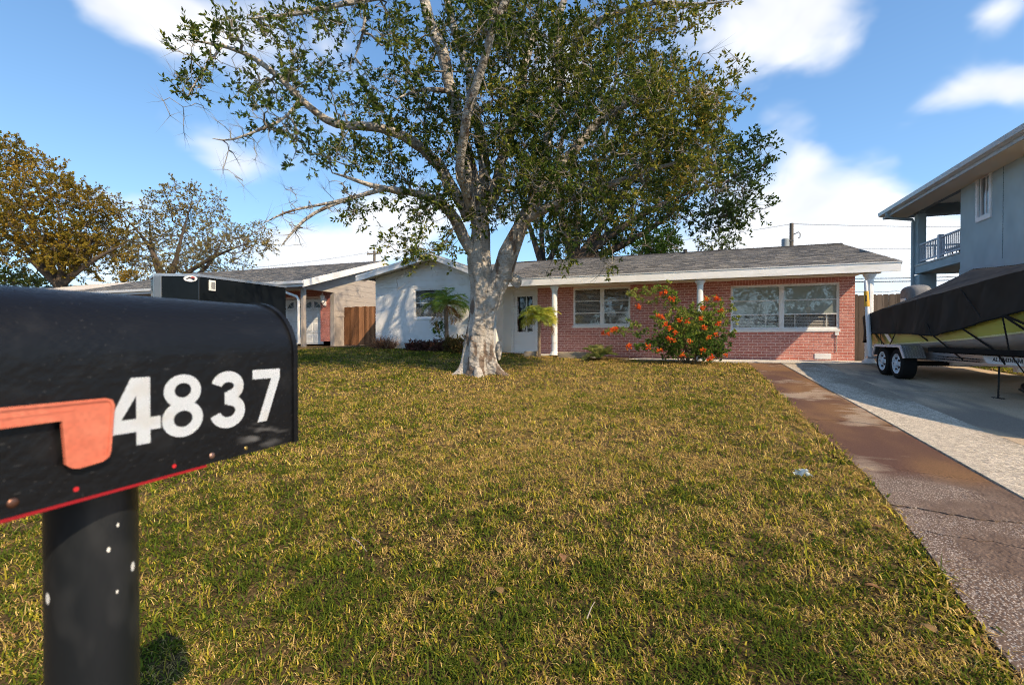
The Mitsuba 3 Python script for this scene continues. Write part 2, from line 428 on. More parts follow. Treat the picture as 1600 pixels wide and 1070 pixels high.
m = MB().box((-6.0, 14.0, .30), (-2.34, 15.25, .615), bev=.01)
put('porch_step', m, 'mat_slab'); structure('porch_step', 'raised concrete slab in front of the door')


# ------------------------------------------------------------------ grass
def grass_blades(x, y, scale, tall=1.0, r=None, dry=0.0):
    r = r or rng
    k = 6; m_ = len(x) // k                # tufts: a few blades from one crown
    e = .017 * scale ** .6
    x = np.repeat(x[:m_], k) + r.normal(0, e, m_ * k); y = np.repeat(y[:m_], k) + r.normal(0, e, m_ * k); n = m_ * k
    P = np.stack([x, y, x * 0], -1)
    f1 = meshkit.fbm(P * .55 + 3, 3, 41); f2 = meshkit.fbm(P * 2.6 + 9, 3, 42); f3 = meshkit.fbm(P * 9, 2, 43)
    green = .5 + .34 * (f2 - .5) + .55 * (f3 - .5) - .04 + .36 * (f1 - .5) + .075 * sm(4.5, 1.5, y) - .085 * sm(3, 12, y) + .24 * sm(-3, -8, x) * sm(8, 11, y) - dry
    pick = green + r.normal(0, .16, n)
    A = np.array([(.58, .405, .13), (.39, .23, .11), (.74, .545, .205), (.43, .355, .044), (.225, .235, .025), (.092, .130, .019)])
    edges = np.array([.34, .41, .475, .535, .61])
    ci = np.searchsorted(edges, pick)
    col = A[ci] * r.uniform(.5, 1.4, (n, 1))
    h = np.minimum(r.gamma(4, .25, n), 2.2) * .0245 * tall * scale ** .5 * np.where(ci < 3, 1.05, 1.0)
    h = np.where(r.uniform(0, 1, n) < .03, h * 1.9, h)
    wd = r.uniform(.0016, .0036, n) * scale * np.where(ci < 3, .75, 1.2)
    az = r.uniform(0, 2 * np.pi, n); lean = np.clip(r.normal(np.where(ci < 3, 1.38, 1.12), .34, n), .1, 1.62)
    d = np.stack([np.cos(az), np.sin(az)], -1); side = np.stack([-d[:, 1], d[:, 0], 0 * az], -1)
    base = np.stack([x, y, height(x, y) - .012], -1)
    up = np.array([0, 0, 1.0]); d3 = np.concatenate([d, 0 * d[:, :1]], 1)
    mid = base + (d3 * np.sin(lean * .6)[:, None] + up * np.cos(lean * .6)[:, None]) * (h * .55)[:, None]
    tip = mid + (d3 * np.sin(lean * 1.15)[:, None] + up * np.cos(lean * 1.15)[:, None]) * (h * .6)[:, None]
    s = side * wd[:, None]
    v = np.stack([base - s, base + s, mid - s * .9, mid + s * .9, tip], 1).reshape(-1, 3)
    o = np.arange(n)[:, None] * 5
    f = np.concatenate([o + [0, 1, 3], o + [0, 3, 2], o + [2, 3, 4]], 0)
    return v, f, np.repeat(col, 5, 0)


def on_lawn(x, y):
    edge = interp(EDGE, y) + .11 * (meshkit.fbm(np.stack([y * 3.5, y * 0, y * 0], -1), 3, 4) - .5) + .015
    ok = (x < edge) & ~((x > -6.0) & (y > 13.93)) & ~((x < -5.7) & (x > -10.6) & (y > 14.45)) & ~((x < -10.5) & (y > 17.5)) & (y < 17.6)
    ok &= ~((x > -2.3) & (y > 13.85))
    ok &= np.hypot(x + 4.4, y - 10.1) > .55
    return ok & ~((x < -13.4) & (x > -16) & (y > 9.3))


g = MB()
for r0, r1, dens, sc in ((.4, 2.6, 14500, .82), (2.6, 4.5, 8600, 1.05), (4.5, 8, 3700, 1.55), (8, 18.5, 1300, 2.4)):
    n = int(math.pi * (r1 ** 2 - r0 ** 2) * 132 / 360 * dens)
    q, a = np.sqrt(rng.uniform(r0 ** 2, r1 ** 2, n)), np.radians(rng.uniform(42, 174, n))
    x, y = q * np.cos(a), q * np.sin(a)
    ok = on_lawn(x, y)
    g.add(*grass_blades(x[ok], y[ok], sc))
n = 9000                                # a longer fringe that hangs over the edge of the drive
y = .6 + 13.4 * rng.uniform(0, 1, n) ** 1.6; x = interp(EDGE, y) + rng.normal(-.03, .03, n) + .11 * (meshkit.fbm(np.stack([y * 3.5, y * 0, y * 0], -1), 3, 4) - .5)
g.add(*grass_blades(x, y, .9 + .1 * y, .95, dry=.10))
put('grass', g, 'mat_blade', False, vcol=True)
labels['grass'] = {'label': 'patchy olive and straw coloured lawn grass in front of the house', 'category': 'grass', 'kind': 'stuff'}
x, y = rng.uniform(6.4, 8.4, 6500), rng.uniform(7, 15.4, 6500)
put('grass', MB().add(*grass_blades(x, y, 2.6, 1.5, dry=-.25)), 'mat_blade', False, vcol=True)
labels['grass_001'] = {'label': 'narrow strip of green grass beside the blue house', 'category': 'grass', 'kind': 'stuff'}


# ------------------------------------------------------------------ mailbox
MX, MR, MZ0, MH = -0.6825, .0825, CAMZ - .171, .145       # centre line, arch radius, underside, height of the straight sides


def arch(r, h, n=28):
    a = np.linspace(0, np.pi, n)
    return [(MX + r, MZ0)] + [(MX + r * math.cos(t), MZ0 + h + r * math.sin(t)) for t in a] + [(MX - r, MZ0)]


mb_ = thing('mailbox', 'black arched mailbox with white house number 4837 and red flag on a round black post', 'mailbox')
outer, inner = Polygon(arch(MR, MH)), Polygon(arch(MR - .0015, MH))
put('shell', MB().prism(Polygon(arch(MR, MH)), 'y', .10, .600), 'mat_mailbox', 40, mb_)
put('back_rim', MB().prism(Polygon(arch(MR + .0035, MH)).union(sbox(MX - MR - .0035, MZ0 - .001, MX + MR + .0035, MZ0 + .05)), 'y', .5985, .6075), 'mat_mailbox', 40, mb_)
put('door', MB().prism(Polygon(arch(MR + .003, MH)), 'y', .09, .0995), 'mat_mailbox', 40, mb_)
put('floor_tray', MB().box((MX - MR + .002, .11, MZ0 - .0034), (MX + MR + .0008, .45, MZ0 - .0002), col=(.30, .009, .015)), 'mat_paint', False, mb_, vcol=True)
m = MB().tube([(MX, .3645, -.6), (MX, .3645, .2), (MX, .3645, .6), (MX, .3645, MZ0 - .006)], .0445, 64)
put('post', m, 'mat_post', 40, mb_)
# flag: an arm along the side that ends in a hanging blade with a pressed rim
fx = MX + MR
arm = Polygon([(.13, -.084), (.2895, -.0842), (.2925, -.130), (.297, -.1345), (.303, -.1365), (.3245, -.1345), (.3305, -.131), (.3325, -.1255), (.3365, -.0745), (.3345, -.0685), (.329, -.066), (.13, -.0635)])
arm = arm.buffer(.002).buffer(-.002)
arm = affinity.translate(arm, 0, CAMZ)
fk = put('flag', MB().prism(arm, 'x', fx + .006, fx + .0088), 'mat_flag', False, mb_)
put('rim', MB().prism(arm.difference(arm.buffer(-.0030)), 'x', fx + .0088, fx + .0104), 'mat_flag', False, fk)
put('rib', MB().prism(sbox(.13, CAMZ - .0755, .300, CAMZ - .0735), 'x', fx + .0088, fx + .0096), 'mat_flag', False, fk)
put('pivot', MB().tube([(fx, .15, CAMZ - .073), (fx + .0108, .15, CAMZ - .073)], .007, 16, col=(.3, .2, .15)), 'mat_metal', 40, mb_, vcol=True)
SW = .0152                                # stroke of the adhesive numbers, cut as in the photograph: square ends, round bowls
def arc_pts(cx, cy, rx, ry, a0, a1, n=26):
    t = np.radians(np.linspace(a0, a1, n))
    return list(zip(cx + rx * np.cos(t), cy + ry * np.sin(t)))
flat = lambda pts: LineString(pts).buffer(SW / 2, cap_style='flat', join_style='mitre')
DIGITS = {
    '4': flat([(.0425, 0), (.0425, .0795)]).union(flat([(.062, .0235), (.004, .0235)])).union(Polygon([(0, .016), (.0295, .0795), (.046, .0795), (.046, .078), (.0165, .027), (.0165, .016)])),
    '8': Polygon(arc_pts(.0262, .0228, .0262, .0232, 0, 360)).union(Polygon(arc_pts(.0262, .0585, .0238, .0213, 0, 360))).difference(Polygon(arc_pts(.0262, .0228, .0122, .0105, 0, 360))).difference(Polygon(arc_pts(.0262, .0595, .0108, .0095, 0, 360))),
    '3': LineString(arc_pts(.0245, .0586, .0172, .0137, 168, -90)).buffer(SW / 2, cap_style='flat').union(LineString(arc_pts(.0245, .0234, .0192, .0160, 90, -168)).buffer(SW / 2, cap_style='flat')).union(sbox(.0195, .0335, .027, .0505)),
    '7': Polygon([(0, .0795), (.050, .0795), (.050, .0665), (.0245, 0), (.0085, 0), (.034, .0655), (0, .0655)])}
for ch, y0, zb in (('4', .3290, -.1255), ('8', .3925, -.1262), ('3', .4575, -.1265), ('7', .5225, -.1275)):
    t = trimesh.creation.extrude_polygon(DIGITS[ch].buffer(0), .0007, engine='earcut'); v = np.array(t.vertices)
    put('digit', MB().add(np.stack([fx + .0002 + v[:, 2], y0 + v[:, 0], CAMZ + zb + v[:, 1] - .015 * v[:, 0]], 1), t.faces), 'mat_digit', False, mb_)
for y, z, r, col in ((.458, -.161, .0042, (.42, .25, .20)), (.511, -.1625, .0028, (.5, .36, .12)), (.256, -.158, .0048, (.20, .10, .07))):
    b = trimesh.creation.icosphere(2, r); b.vertices *= [.45, 1, 1]; b.vertices += [fx, y, CAMZ + z]
    put('screw', MB().mesh(b, col), 'mat_metal', True, mb_, vcol=True)
for y, z in ((.4073, -.162), (.3057, -.160)):
    put('hole', MB().tube([(fx - .001, y, CAMZ + z), (fx + .0004, y, CAMZ + z)], .0026, 14, col=(.5, .02, .025)), 'mat_paint', False, mb_, vcol=True)

# ------------------------------------------------------------------ brick house
hs = thing('brick_house', 'single storey house with pink brick front, white gabled wing and grey shingle roof', 'house')
WY = 15.19
WIN_R, WIN_L = (1.47, 4.21, 1.40, 2.69), (-3.28, -1.44, 1.555, 2.79)
face = sbox(-4.51, .50, 4.57, 2.92)
for w_ in (WIN_R, WIN_L):
    face = face.difference(sbox(w_[0], w_[2], w_[1], w_[3]))
wl = put('wall', MB().prism(face, 'y', WY + .009, WY + .20), 'mat_mortar', False, hs)
labels[wl] = {'label': 'pink brick front wall with pale mortar joints'}
# bricks, each its own piece standing proud of the joints
bricks = []
BL, BH, JT = .235, .08, .0165
for r_ in range(30):
    z0 = .53 + r_ * BH; z1 = min(z0 + BH - JT, 2.845)
    if z1 - z0 < .02:
        continue
    for c_ in range(-1, 42):
        x0 = -4.51 + c_ * BL + (BL / 2 if r_ % 2 else 0)
        x1 = x0 + BL - JT
        spans = [(max(x0, -4.51), min(x1, 4.57))]
        for wx0, wx1, wz0, wz1 in ((WIN_R[0], WIN_R[1], WIN_R[2] - .05, 2.86), (WIN_L[0], WIN_L[1], WIN_L[2] - .05, WIN_L[3] + .03)):
            if z1 > wz0 and z0 < wz1:
                spans = [q for a, b in spans for q in ((a, min(b, wx0 - .004)), (max(a, wx1 + .004), b))]
        bricks += [(a, b, z0, z1) for a, b in spans if b - a > .025]
x = 1.47
while x < 4.20:                          # soldier course over the wide window
    bricks.append((x, min(x + .068, 4.21), 2.70, 2.845)); x += .08
big = sorted(range(len(bricks)), key=lambda q: -((bricks[q][1] - bricks[q][0]) * (bricks[q][3] - bricks[q][2]) + .004 * bricks[q][0]))[:300]
bigset = set(big)
unit_brick = ply(MB().box((-.5, -.5, -.5), (.5, .5, .5), bev=.018).get(), 'mat_brick')
rest = MB()
for q, (a, b, z0, z1) in enumerate(bricks):
    pr = .0015 + .002 * rng.uniform()
    if q in bigset:
        share(wl, 'brick', unit_brick, T().translate([(a + b) / 2, WY + .015 - pr + .004, (z0 + z1) / 2]).scale([b - a, .03, z1 - z0]))
    else:
        rest.box((a, WY + .004 - pr, z0), (b, WY + .02, z1))
k = put('brickwork', rest, 'mat_brick', False, wl); labels[k] = {'kind': 'stuff'}
# body behind the front: side and back walls, dark rooms
m = MB().box((4.37, WY + .2, .4), (4.565, 21.5, 2.92)).box((-11, 21.3, .4), (4.37, 21.5, 2.92)).prism([(WY + .25, 2.9), (21.5, 2.9), (18.2, 4.15)], 'x', 4.40, 4.56)
put('wall', m, 'mat_brick', False, hs)
put('room', MB().box((-4.6, 17.2, .4), (4.37, 17.3, 2.9)).box((-4.6, WY + .2, .62), (4.37, 17.2, .66)).box((-4.6, WY + .2, 2.88), (4.37, 17.2, 2.93)), 'mat_dark', False, hs)

WHITE, OFFW = (.74, .75, .76), (.68, .67, .63)


def blind(mb, x0, x1, z0, z1, y, col, pitch=.042):
    z = z0
    while z < z1:
        mb.hexa([(x0, y - .010, z), (x1, y - .010, z), (x1, y + .010, z + .026), (x0, y + .010, z + .026), (x0, y - .010, z + .0015), (x1, y - .010, z + .0015), (x1, y + .010, z + .0275), (x0, y + .010, z + .0275)], col)
        z += pitch
    return mb


def window(x0, x1, z0, z1, y, sashes, bars, sill, depth=.05, frame=.035):
    """A window of some sashes side by side, each crossed by bars; y is its front."""
    k = numbered(hs + '__window')
    f = MB()
    f.box((x0, y, z0), (x0 + frame, y + depth, z1)).box((x1 - frame, y, z0), (x1, y + depth, z1)).box((x0 + frame, y, z1 - frame), (x1 - frame, y + depth, z1)).box((x0 + frame, y, z0), (x1 - frame, y + depth, z0 + frame))
    put('frame', f, 'mat_trim', False, k)
    edges = [x0 + frame] + list(sashes) + [x1 - frame]
    for xm in sashes:
        put('mullion', MB().box((xm - .045, y - .004, z0 + frame), (xm + .045, y + depth, z1 - frame), bev=.004), 'mat_trim', False, k)
    for q, (a, b) in enumerate(zip(edges, edges[1:])):
        a += .045 if q else 0; b -= .045 if q < len(edges) - 2 else 0
        put('sash', MB().box((a, y + .012, z0 + frame), (a + .022, y + .04, z1 - frame)).box((b - .022, y + .012, z0 + frame), (b, y + .04, z1 - frame))
            .box((a + .022, y + .012, z0 + frame), (b - .022, y + .04, z0 + frame + .022)).box((a + .022, y + .012, z1 - frame - .022), (b - .022, y + .04, z1 - frame)), 'mat_trim', False, k)
        zs = [z0 + frame + .022] + list(bars) + [z1 - frame - .022]
        for zb in bars:
            put('bar', MB().box((a + .022, y + .008, zb - .014), (b - .022, y + .04, zb + .014)), 'mat_trim', False, k)
        for c_, d_ in zip(zs, zs[1:]):
            put('pane', MB().add([(a + .02, y + .026, c_), (b - .02, y + .026, c_), (b - .02, y + .026, d_), (a + .02, y + .026, d_)], [[0, 1, 2, 3]]), 'mat_glass', False, k)
    if sill:
        put('sill', MB().box((x0 - .03, y - .05, z0 - .075), (x1 + .02, y + .06, z0 - .004), bev=.006), 'mat_trim', False, k)
    return k


SHADE = (.30, .34, .31)
k = window(*WIN_R, WY + .028, [2.805], [1.83, 2.235], True)
labels[k] = {'label': 'wide window with two sashes of three panes'}
b = MB()
for a, c_ in ((1.53, 2.74), (2.87, 4.15)):
    blind(b, a, c_, 1.45, 2.66, WY + .14, (.50, .47, .42))
put('blind', b, 'mat_paint', False, k, vcol=True)
b = MB()
for a, c_ in ((1.52, 2.755), (2.855, 4.16)):
    b.box((a, WY + .085, 1.85), (c_, WY + .089, 2.65), col=SHADE)
put('sun_shade', b, 'mat_paint', False, k, vcol=True)
b = MB()
for a in (1.66, 2.40, 3.14, 3.92):
    b.box((a, WY + .10, 1.44), (a + .028, WY + .106, 1.82), col=(.66, .66, .64))
put('shade_bracket', b, 'mat_paint', False, k, vcol=True)
k = window(*WIN_L, WY + .028, [-2.335], [1.966, 2.36], True)
b = MB(); blind(b, -3.22, -2.39, 1.60, 2.76, WY + .12, (.42, .39, .34)); blind(b, -2.28, -1.50, 1.60, 2.76, WY + .12, (.42, .39, .34))
put('blind', b, 'mat_paint', False, k, vcol=True)
# front door with a tall glazed opening
dr_ = numbered(hs + '__door')
labels[dr_] = {'label': 'white front door with a tall glazed opening'}
dw = sbox(-5.38, .68, -4.60, 2.78).difference(sbox(-5.27, 1.36, -4.71, 2.58))
put('leaf', MB().prism(dw, 'y', WY + .05, WY + .095), 'mat_trim', False, dr_)
put('frame', MB().prism(sbox(-5.47, .625, -4.515, 2.86).difference(sbox(-5.385, .675, -4.595, 2.785)), 'y', WY - .012, WY + .12), 'mat_trim', False, dr_)
put('bar', MB().box((-5.27, WY + .045, 1.945), (-4.71, WY + .10, 1.972)), 'mat_trim', False, dr_)
put('bar', MB().box((-4.945, WY + .048, 1.36), (-4.915, WY + .098, 2.58)), 'mat_trim', False, dr_)
put('bar', MB().box((-5.33, WY + .046, 1.02), (-4.65, WY + .06, 1.035)), 'mat_trim', False, dr_)
put('pane', MB().add([(-5.28, WY + .07, 1.35), (-4.70, WY + .07, 1.35), (-4.70, WY + .07, 2.59), (-5.28, WY + .07, 2.59)], [[0, 1, 2, 3]]), 'mat_glass', False, dr_)
put('handle', MB().tube([(-4.655, WY + .05, 1.62), (-4.655, WY - .01, 1.62), (-4.72, WY - .012, 1.62)], .012, 10, col=(.5, .48, .45)), 'mat_metal', 40, dr_, vcol=True)
put('room', MB().box((-5.6, 16.4, .5), (-4.4, 16.5, 2.9), col=(.015, .018, .022)), 'mat_paint', False, dr_, vcol=True)
put('wall', MB().box((-6.2, WY, .5), (-5.475, WY + .15, 2.92)), 'mat_stucco_white', False, hs)
# the gabled wing
VY = 14.50
wing = Polygon([(-10.56, .5), (-5.76, .5), (-5.76, 3.05), (-7.99, 3.93), (-10.56, 3.36)]).difference(sbox(-8.93, 1.86, -7.58, 2.90))
wg = put('wall', MB().prism(wing, 'y', VY, VY + .2).box((-5.96, VY + .2, .5), (-5.762, WY + .1, 3.1)).box((-10.56, VY + .2, .5), (-10.36, 20, 3.3)), 'mat_stucco_white', False, hs)
labels[wg] = {'label': 'white rendered gable wall of the wing'}
for z in (2.98, 3.17, 3.36, 3.55, 3.74):           # lapped boards in the gable
    lo, hi = -10.555 + max(0, (z + .19 - 3.30)) / .222, -5.765 - max(0, (z + .19 - 3.02)) / .405
    if hi - lo > .3:
        put('siding_board', MB().hexa([(lo, VY - .022, z), (hi, VY - .022, z), (hi, VY - .001, z), (lo, VY - .001, z), (lo, VY - .006, z + .188), (hi, VY - .006, z + .188), (hi, VY - .001, z + .188), (lo, VY - .001, z + .188)]), 'mat_stucco_white', False, wg)
k = window(-8.93, -7.58, 1.86, 2.90, VY + .03, [], [2.395], True)
b = MB(); blind(b, -8.88, -7.63, 1.90, 2.87, VY + .12, (.22, .23, .23)); put('blind', b, 'mat_paint', False, k, vcol=True)
put('room', MB().box((-9.2, VY + .9, 1.5), (-7.3, VY + 1, 3.0)), 'mat_dark', False, k)


# roofs: lapped courses of shingle tabs on a deck
def tabs(origin, along, up, nrm, length, rise, cols, course=.145, tab=.29, keep=None, r=None):
    """Rows of shingle tabs on a roof plane; keep(a, b) says whether a tab at a along and b up is on the roof."""
    r = r or rng; m = MB()
    along, up, nrm = map(unit, (along, up, nrm)); o = np.asarray(origin, float)
    for i in range(int(rise / course) + 1):
        a = -r.uniform(0, tab)
        while a < length:
            wd = tab * r.uniform(.55, 1.25)
            a0, a1 = max(a, 0), min(a + wd - .006, length); a += wd
            if a1 - a0 < .03 or (keep and not keep((a0 + a1) / 2, i * course)):
                continue
            b0, b1 = i * course, min((i + 1) * course + .02, rise)
            t = r.uniform(.010, .017)
            c_ = np.array(cols[r.integers(len(cols))]) * r.uniform(.75, 1.2)
            q = lambda a_, b_, h_: o + along * a_ + up * b_ + nrm * h_
            m.hexa([q(a0, b0, 0), q(a1, b0, 0), q(a1, b1, 0), q(a0, b1, 0), q(a0, b0, t), q(a1, b0, t), q(a1, b1, .002), q(a0, b1, .002)], c_)
    return m


GREY_TABS = [(.12, .12, .125), (.15, .147, .146), (.185, .176, .165), (.095, .097, .102), (.135, .132, .132)]
EY, EZ, RY, RZ = 13.72, 3.0, 18.2, 4.265
sl = (RZ - EZ) / (RY - EY); ln = math.hypot(RZ - EZ, RY - EY)
rf = numbered(hs + '__roof')
labels[rf] = {'label': 'low pitched roof of weathered grey shingles'}
m = MB().slab([(-5.36, EY, EZ), (5.08, EY, EZ), (5.08, RY, RZ), (-5.36, RY, RZ)], .07).slab([(-11, 15.2, EZ + 1.48 * sl), (-5.36, 15.2, EZ + 1.48 * sl), (-5.36, RY, RZ), (-11, RY, RZ)], .07).slab([(-11, RY, RZ), (5.08, RY, RZ), (5.08, 22.7, EZ), (-11, 22.7, EZ)], .07)
m.c = [np.full((len(v), 3), .11) for v in m.v]
put('deck', m, 'mat_rough', False, rf, vcol=True)
k = put('shingles', tabs((-5.36, EY, EZ + .001), (1, 0, 0), (0, RY - EY, RZ - EZ), (0, -sl, 1), 10.44, ln, GREY_TABS), 'mat_rough', False, rf, vcol=True); labels[k] = {'kind': 'stuff'}
put('ridge_cap', MB().prism([(RY - .15, RZ - .03), (RY + .15, RZ - .03), (RY + .14, RZ - .005), (RY, RZ + .035), (RY - .14, RZ - .005)], 'x', -6.5, 5.09, col=(.04, .04, .042)), 'mat_rough', False, rf, vcol=True)
put('vent_pipe', MB().tube([(.23, 18.0, 4.1), (.23, 18.0, 4.36)], .07, 12, col=(.03, .03, .032)), 'mat_paint', 40, rf, vcol=True)
# the wing's roof: two planes that meet over the gable
pk, lt, rt = (-7.99, 4.06), (-11.03, 3.395), (-5.34, 3.0)
m = MB().slab([(*lt[:1], 14.0, lt[1]), (pk[0], 14.0, pk[1]), (pk[0], 17.5, pk[1]), (lt[0], 17.5, lt[1])], .06, (.11, .11, .115)).slab([(pk[0], 14.0, pk[1]), (rt[0], 14.0, rt[1]), (rt[0], 17.0, rt[1]), (pk[0], 17.5, pk[1])], .06, (.11, .11, .115))
put('wing_deck', m, 'mat_rough', False, rf, vcol=True)
m = tabs((lt[0], 14.0, lt[1] + .001), (0, 1, 0), (pk[0] - lt[0], 0, pk[1] - lt[1]), (-(pk[1] - lt[1]), 0, pk[0] - lt[0]), 3.4, math.hypot(pk[0] - lt[0], pk[1] - lt[1]), GREY_TABS)
k = put('shingles', m, 'mat_rough', False, rf, vcol=True); labels[k] = {'kind': 'stuff'}
for (a, b) in ((lt, pk), (pk, rt)):
    put('rake_board', MB().hexa([(a[0], 13.97, a[1] - .20), (b[0], 13.97, b[1] - .20), (b[0], 14.0, b[1] - .20), (a[0], 14.0, a[1] - .20), (a[0], 13.97, a[1] + .004), (b[0], 13.97, b[1] + .004), (b[0], 14.0, b[1] + .004), (a[0], 14.0, a[1] + .004)]), 'mat_trim', False, hs)
    put('rake_trim', MB().hexa([(a[0], 13.955, a[1] - .055), (b[0], 13.955, b[1] - .055), (b[0], 13.969, b[1] - .055), (a[0], 13.969, a[1] - .055), (a[0], 13.955, a[1] + .012), (b[0], 13.955, b[1] + .012), (b[0], 13.969, b[1] + .012), (a[0], 13.969, a[1] + .012)]), 'mat_trim', False, hs)
    put('soffit', MB().hexa([(a[0], 14.001, a[1] - .13), (b[0], 14.001, b[1] - .13), (b[0], VY - .024, b[1] - .13), (a[0], VY - .024, a[1] - .13), (a[0], 14.001, a[1] - .075), (b[0], 14.001, b[1] - .075), (b[0], VY - .024, b[1] - .075), (a[0], VY - .024, a[1] - .075)]), 'mat_soffit', False, hs)
put('fascia', MB().box((-5.36, EY - .012, EZ - .235), (5.06, EY + .03, EZ - .005)), 'mat_trim', False, hs)
put('drip_edge', MB().box((-5.37, EY - .03, EZ - .022), (5.085, EY - .013, EZ + .002), col=(.62, .64, .66)), 'mat_paint', False, hs, vcol=True)
put('rake_board', MB().hexa([(5.03, EY + .031, EZ - .235), (5.06, EY + .031, EZ - .235), (5.06, RY, RZ - .235), (5.03, RY, RZ - .235), (5.03, EY + .031, EZ - .07), (5.06, EY + .031, EZ - .07), (5.06, RY, RZ - .07), (5.03, RY, RZ - .07)]), 'mat_trim', False, hs)
put('soffit', MB().box((-5.74, EY + .031, 2.852), (4.60, WY + .3, 2.868)), 'mat_soffit', False, hs)
put('porch_beam', MB().box((-5.74, 13.87, 2.752), (4.72, 14.03, 2.851), bev=.006), 'mat_soffit', False, hs)
put('soldier_gap', MB().box((-4.51, WY - .004, 2.846), (4.57, WY + .03, 2.8515)), 'mat_soffit', False, hs)


def column(x, y, z0, z1):
    n = 18; m = MB()
    prof = [(.155, 0), (.155, .035), (.13, .05), (.125, .085), (.098, .11), (.092, .16), (.088, 1.0), (.082, (z1 - z0) - .20), (.088, (z1 - z0) - .19), (.088, (z1 - z0) - .165), (.083, (z1 - z0) - .15), (.10, (z1 - z0) - .10), (.135, (z1 - z0) - .045), (.14, (z1 - z0) - .03), (.14, z1 - z0)]
    a = np.arange(n * 2) * np.pi / n
    rows = []
    for r, z in prof:
        flute = np.where(np.arange(n * 2) % 2 == 0, 1.0, .93) if .15 < z < z1 - z0 - .19 else np.ones(n * 2)
        rows.append(np.stack([x + r * flute * np.cos(a), y + r * flute * np.sin(a), np.full(n * 2, z0 + z)], 1))
    v = np.vstack(rows); q = n * 2
    f = [[i * q + j, i * q + (j + 1) % q, (i + 1) * q + (j + 1) % q, (i + 1) * q + j] for i in range(len(prof) - 1) for j in range(q)]
    m.add(v, f)
    return put('column', m, 'mat_trim', 25, hs)


column(-3.60, 13.95, .615, 2.752); column(.57, 13.95, .515, 2.752); k = column(4.50, 13.95, .515, 2.752)
labels[k] = {'label': 'fluted white porch column beside the boat'}
put('foundation_vent', MB().box((3.62, WY - .014, .56), (4.02, WY - .006, .72), bev=.003), 'mat_trim', False, hs)
put('outlet_box', MB().box((4.10, WY - .05, 1.22), (4.19, WY - .006, 1.31), bev=.006), 'mat_trim', False, hs)
put('conduit', MB().tube([(4.145, WY - .02, 1.22), (4.145, WY - .02, .76)], .009, 6, col=(.45, .42, .38)), 'mat_paint', 40, hs, vcol=True)

# stones at the porch edge
def rock(name, label, cat, lo, hi, seed, top=0):
    m = trimesh.creation.box(np.subtract(hi, lo)); m = m.subdivide().subdivide().subdivide()
    v = np.array(m.vertices); s = np.array(np.subtract(hi, lo)) / 2
    v = v * (1 - .10 * (np.abs(v / s) ** 3).sum(1)[:, None] / 3)
    v = v + (meshkit.fbm(v * 6 + seed, 3, seed)[:, None] - .5) * .07
    v += (np.add(lo, hi)) / 2
    k = put(name, MB().add(v, m.faces), 'mat_stone', 35); labels[k] = {'label': label, 'category': cat}


rock('stone_block', 'low grey concrete block lying along the porch between column and small palm', 'stone', (-3.42, 13.45, .46), (-2.42, 13.72, .735), 3)
rock('stone_bench', 'small tan stone block lying in front of the glazed door', 'stone', (-4.45, 13.45, .54), (-4.03, 13.7, .75), 5)

# ------------------------------------------------------------------ fences
def board_fence(name, label, x0, x1, y, z0, z1, mat_, wd=.14, gap=.001, dog=True, seed=1):
    r = np.random.default_rng(seed)
    t = thing(name, label, 'fence')
    x = x0
    while x < x1 - .03:
        b = min(x + wd, x1); h = z1 + r.normal(0, .010); e = r.uniform(-.006, .006)
        c_ = .025 if dog else 0
        put('board', MB().prism([(x + .001, z0 + r.uniform(0, .03)), (b - .003, z0 + .01), (b - .003 + e * .5, h - c_), (b - .003 - c_, h), (x + .001 + c_, h), (x + .001, h - c_)], 'y', y + r.uniform(-.004, .004), y + .018), mat_, False, t)
        x = b + gap
    for z in (z0 + .3, z1 - .3):
        put('rail', MB().box((x0, y + .024, z), (x1, y + .064, z + .09)), mat_, False, t)
    for q in np.arange(x0 + .1, x1, 2.2):
        put('post', MB().box((q, y + .066, z0 - .1), (q + .09, y + .156, z1 - .02)), mat_, False, t)
    return t


f1 = board_fence('cedar_fence', 'reddish cedar board fence between the two houses', -15.05, -12.9, 17.9, .80, 2.60, 'mat_cedar', dog=False, seed=4)
board_fence('weathered_fence', 'dark weathered end of the board fence against the white wing', -12.89, -11.2, 17.9, .80, 2.62, 'mat_grey_wood', dog=False, seed=5)
board_fence('picket_fence', 'grey weathered dog eared fence behind the boat', 4.62, 8.45, 15.55, .50, 2.36, 'mat_grey_wood', seed=6)

# ------------------------------------------------------------------ neighbour's house on the left
nb = thing('garage_house', 'low house with grey shingle roof, brick garage porch and white panelled garage door', 'house')
NX, NEY, NEZ, NRY, NRZ, NL = -14.4, 14.95, 3.50, 20.5, 5.14, -29.6
NG = .84
m = MB().prism([(15.45, 3.22), (17.2, 3.22), (17.2, NG - .2), (26.0, NG - .2), (26.0, 3.45), (20.5, 5.05), (15.35, 3.52), (15.35, 3.22)], 'x', -14.95, -14.80)
k = put('gable_wall', m, 'mat_siding', False, nb); labels[k] = {'label': 'tan lapped siding of the gable end'}
z = NG
while z < 4.9:                            # lapped siding boards
    y0 = 17.22 if z < 3.2 else 15.36
    y1 = 26.0 if z + .26 < 3.45 else 20.5 + (5.0 - z - .26) / .29
    ys0 = y0 if z < 3.3 else max(y0, 15.4 + (z + .26 - 3.55) / .30)
    if y1 - ys0 > .3 and z > 1.9:
        put('siding_board', MB().hexa([(-14.80, ys0, z), (-14.783, ys0, z), (-14.783, y1, z), (-14.80, y1, z), (-14.80, ys0, z + .255), (-14.793, ys0, z + .255), (-14.793, y1, z + .255), (-14.80, y1, z + .255)]), 'mat_siding', False, k)
    z += .26
put('corner_board', MB().box((-14.97, 17.17, NG - .1), (-14.75, 17.30, 3.2), bev=.006), 'mat_siding', False, nb)
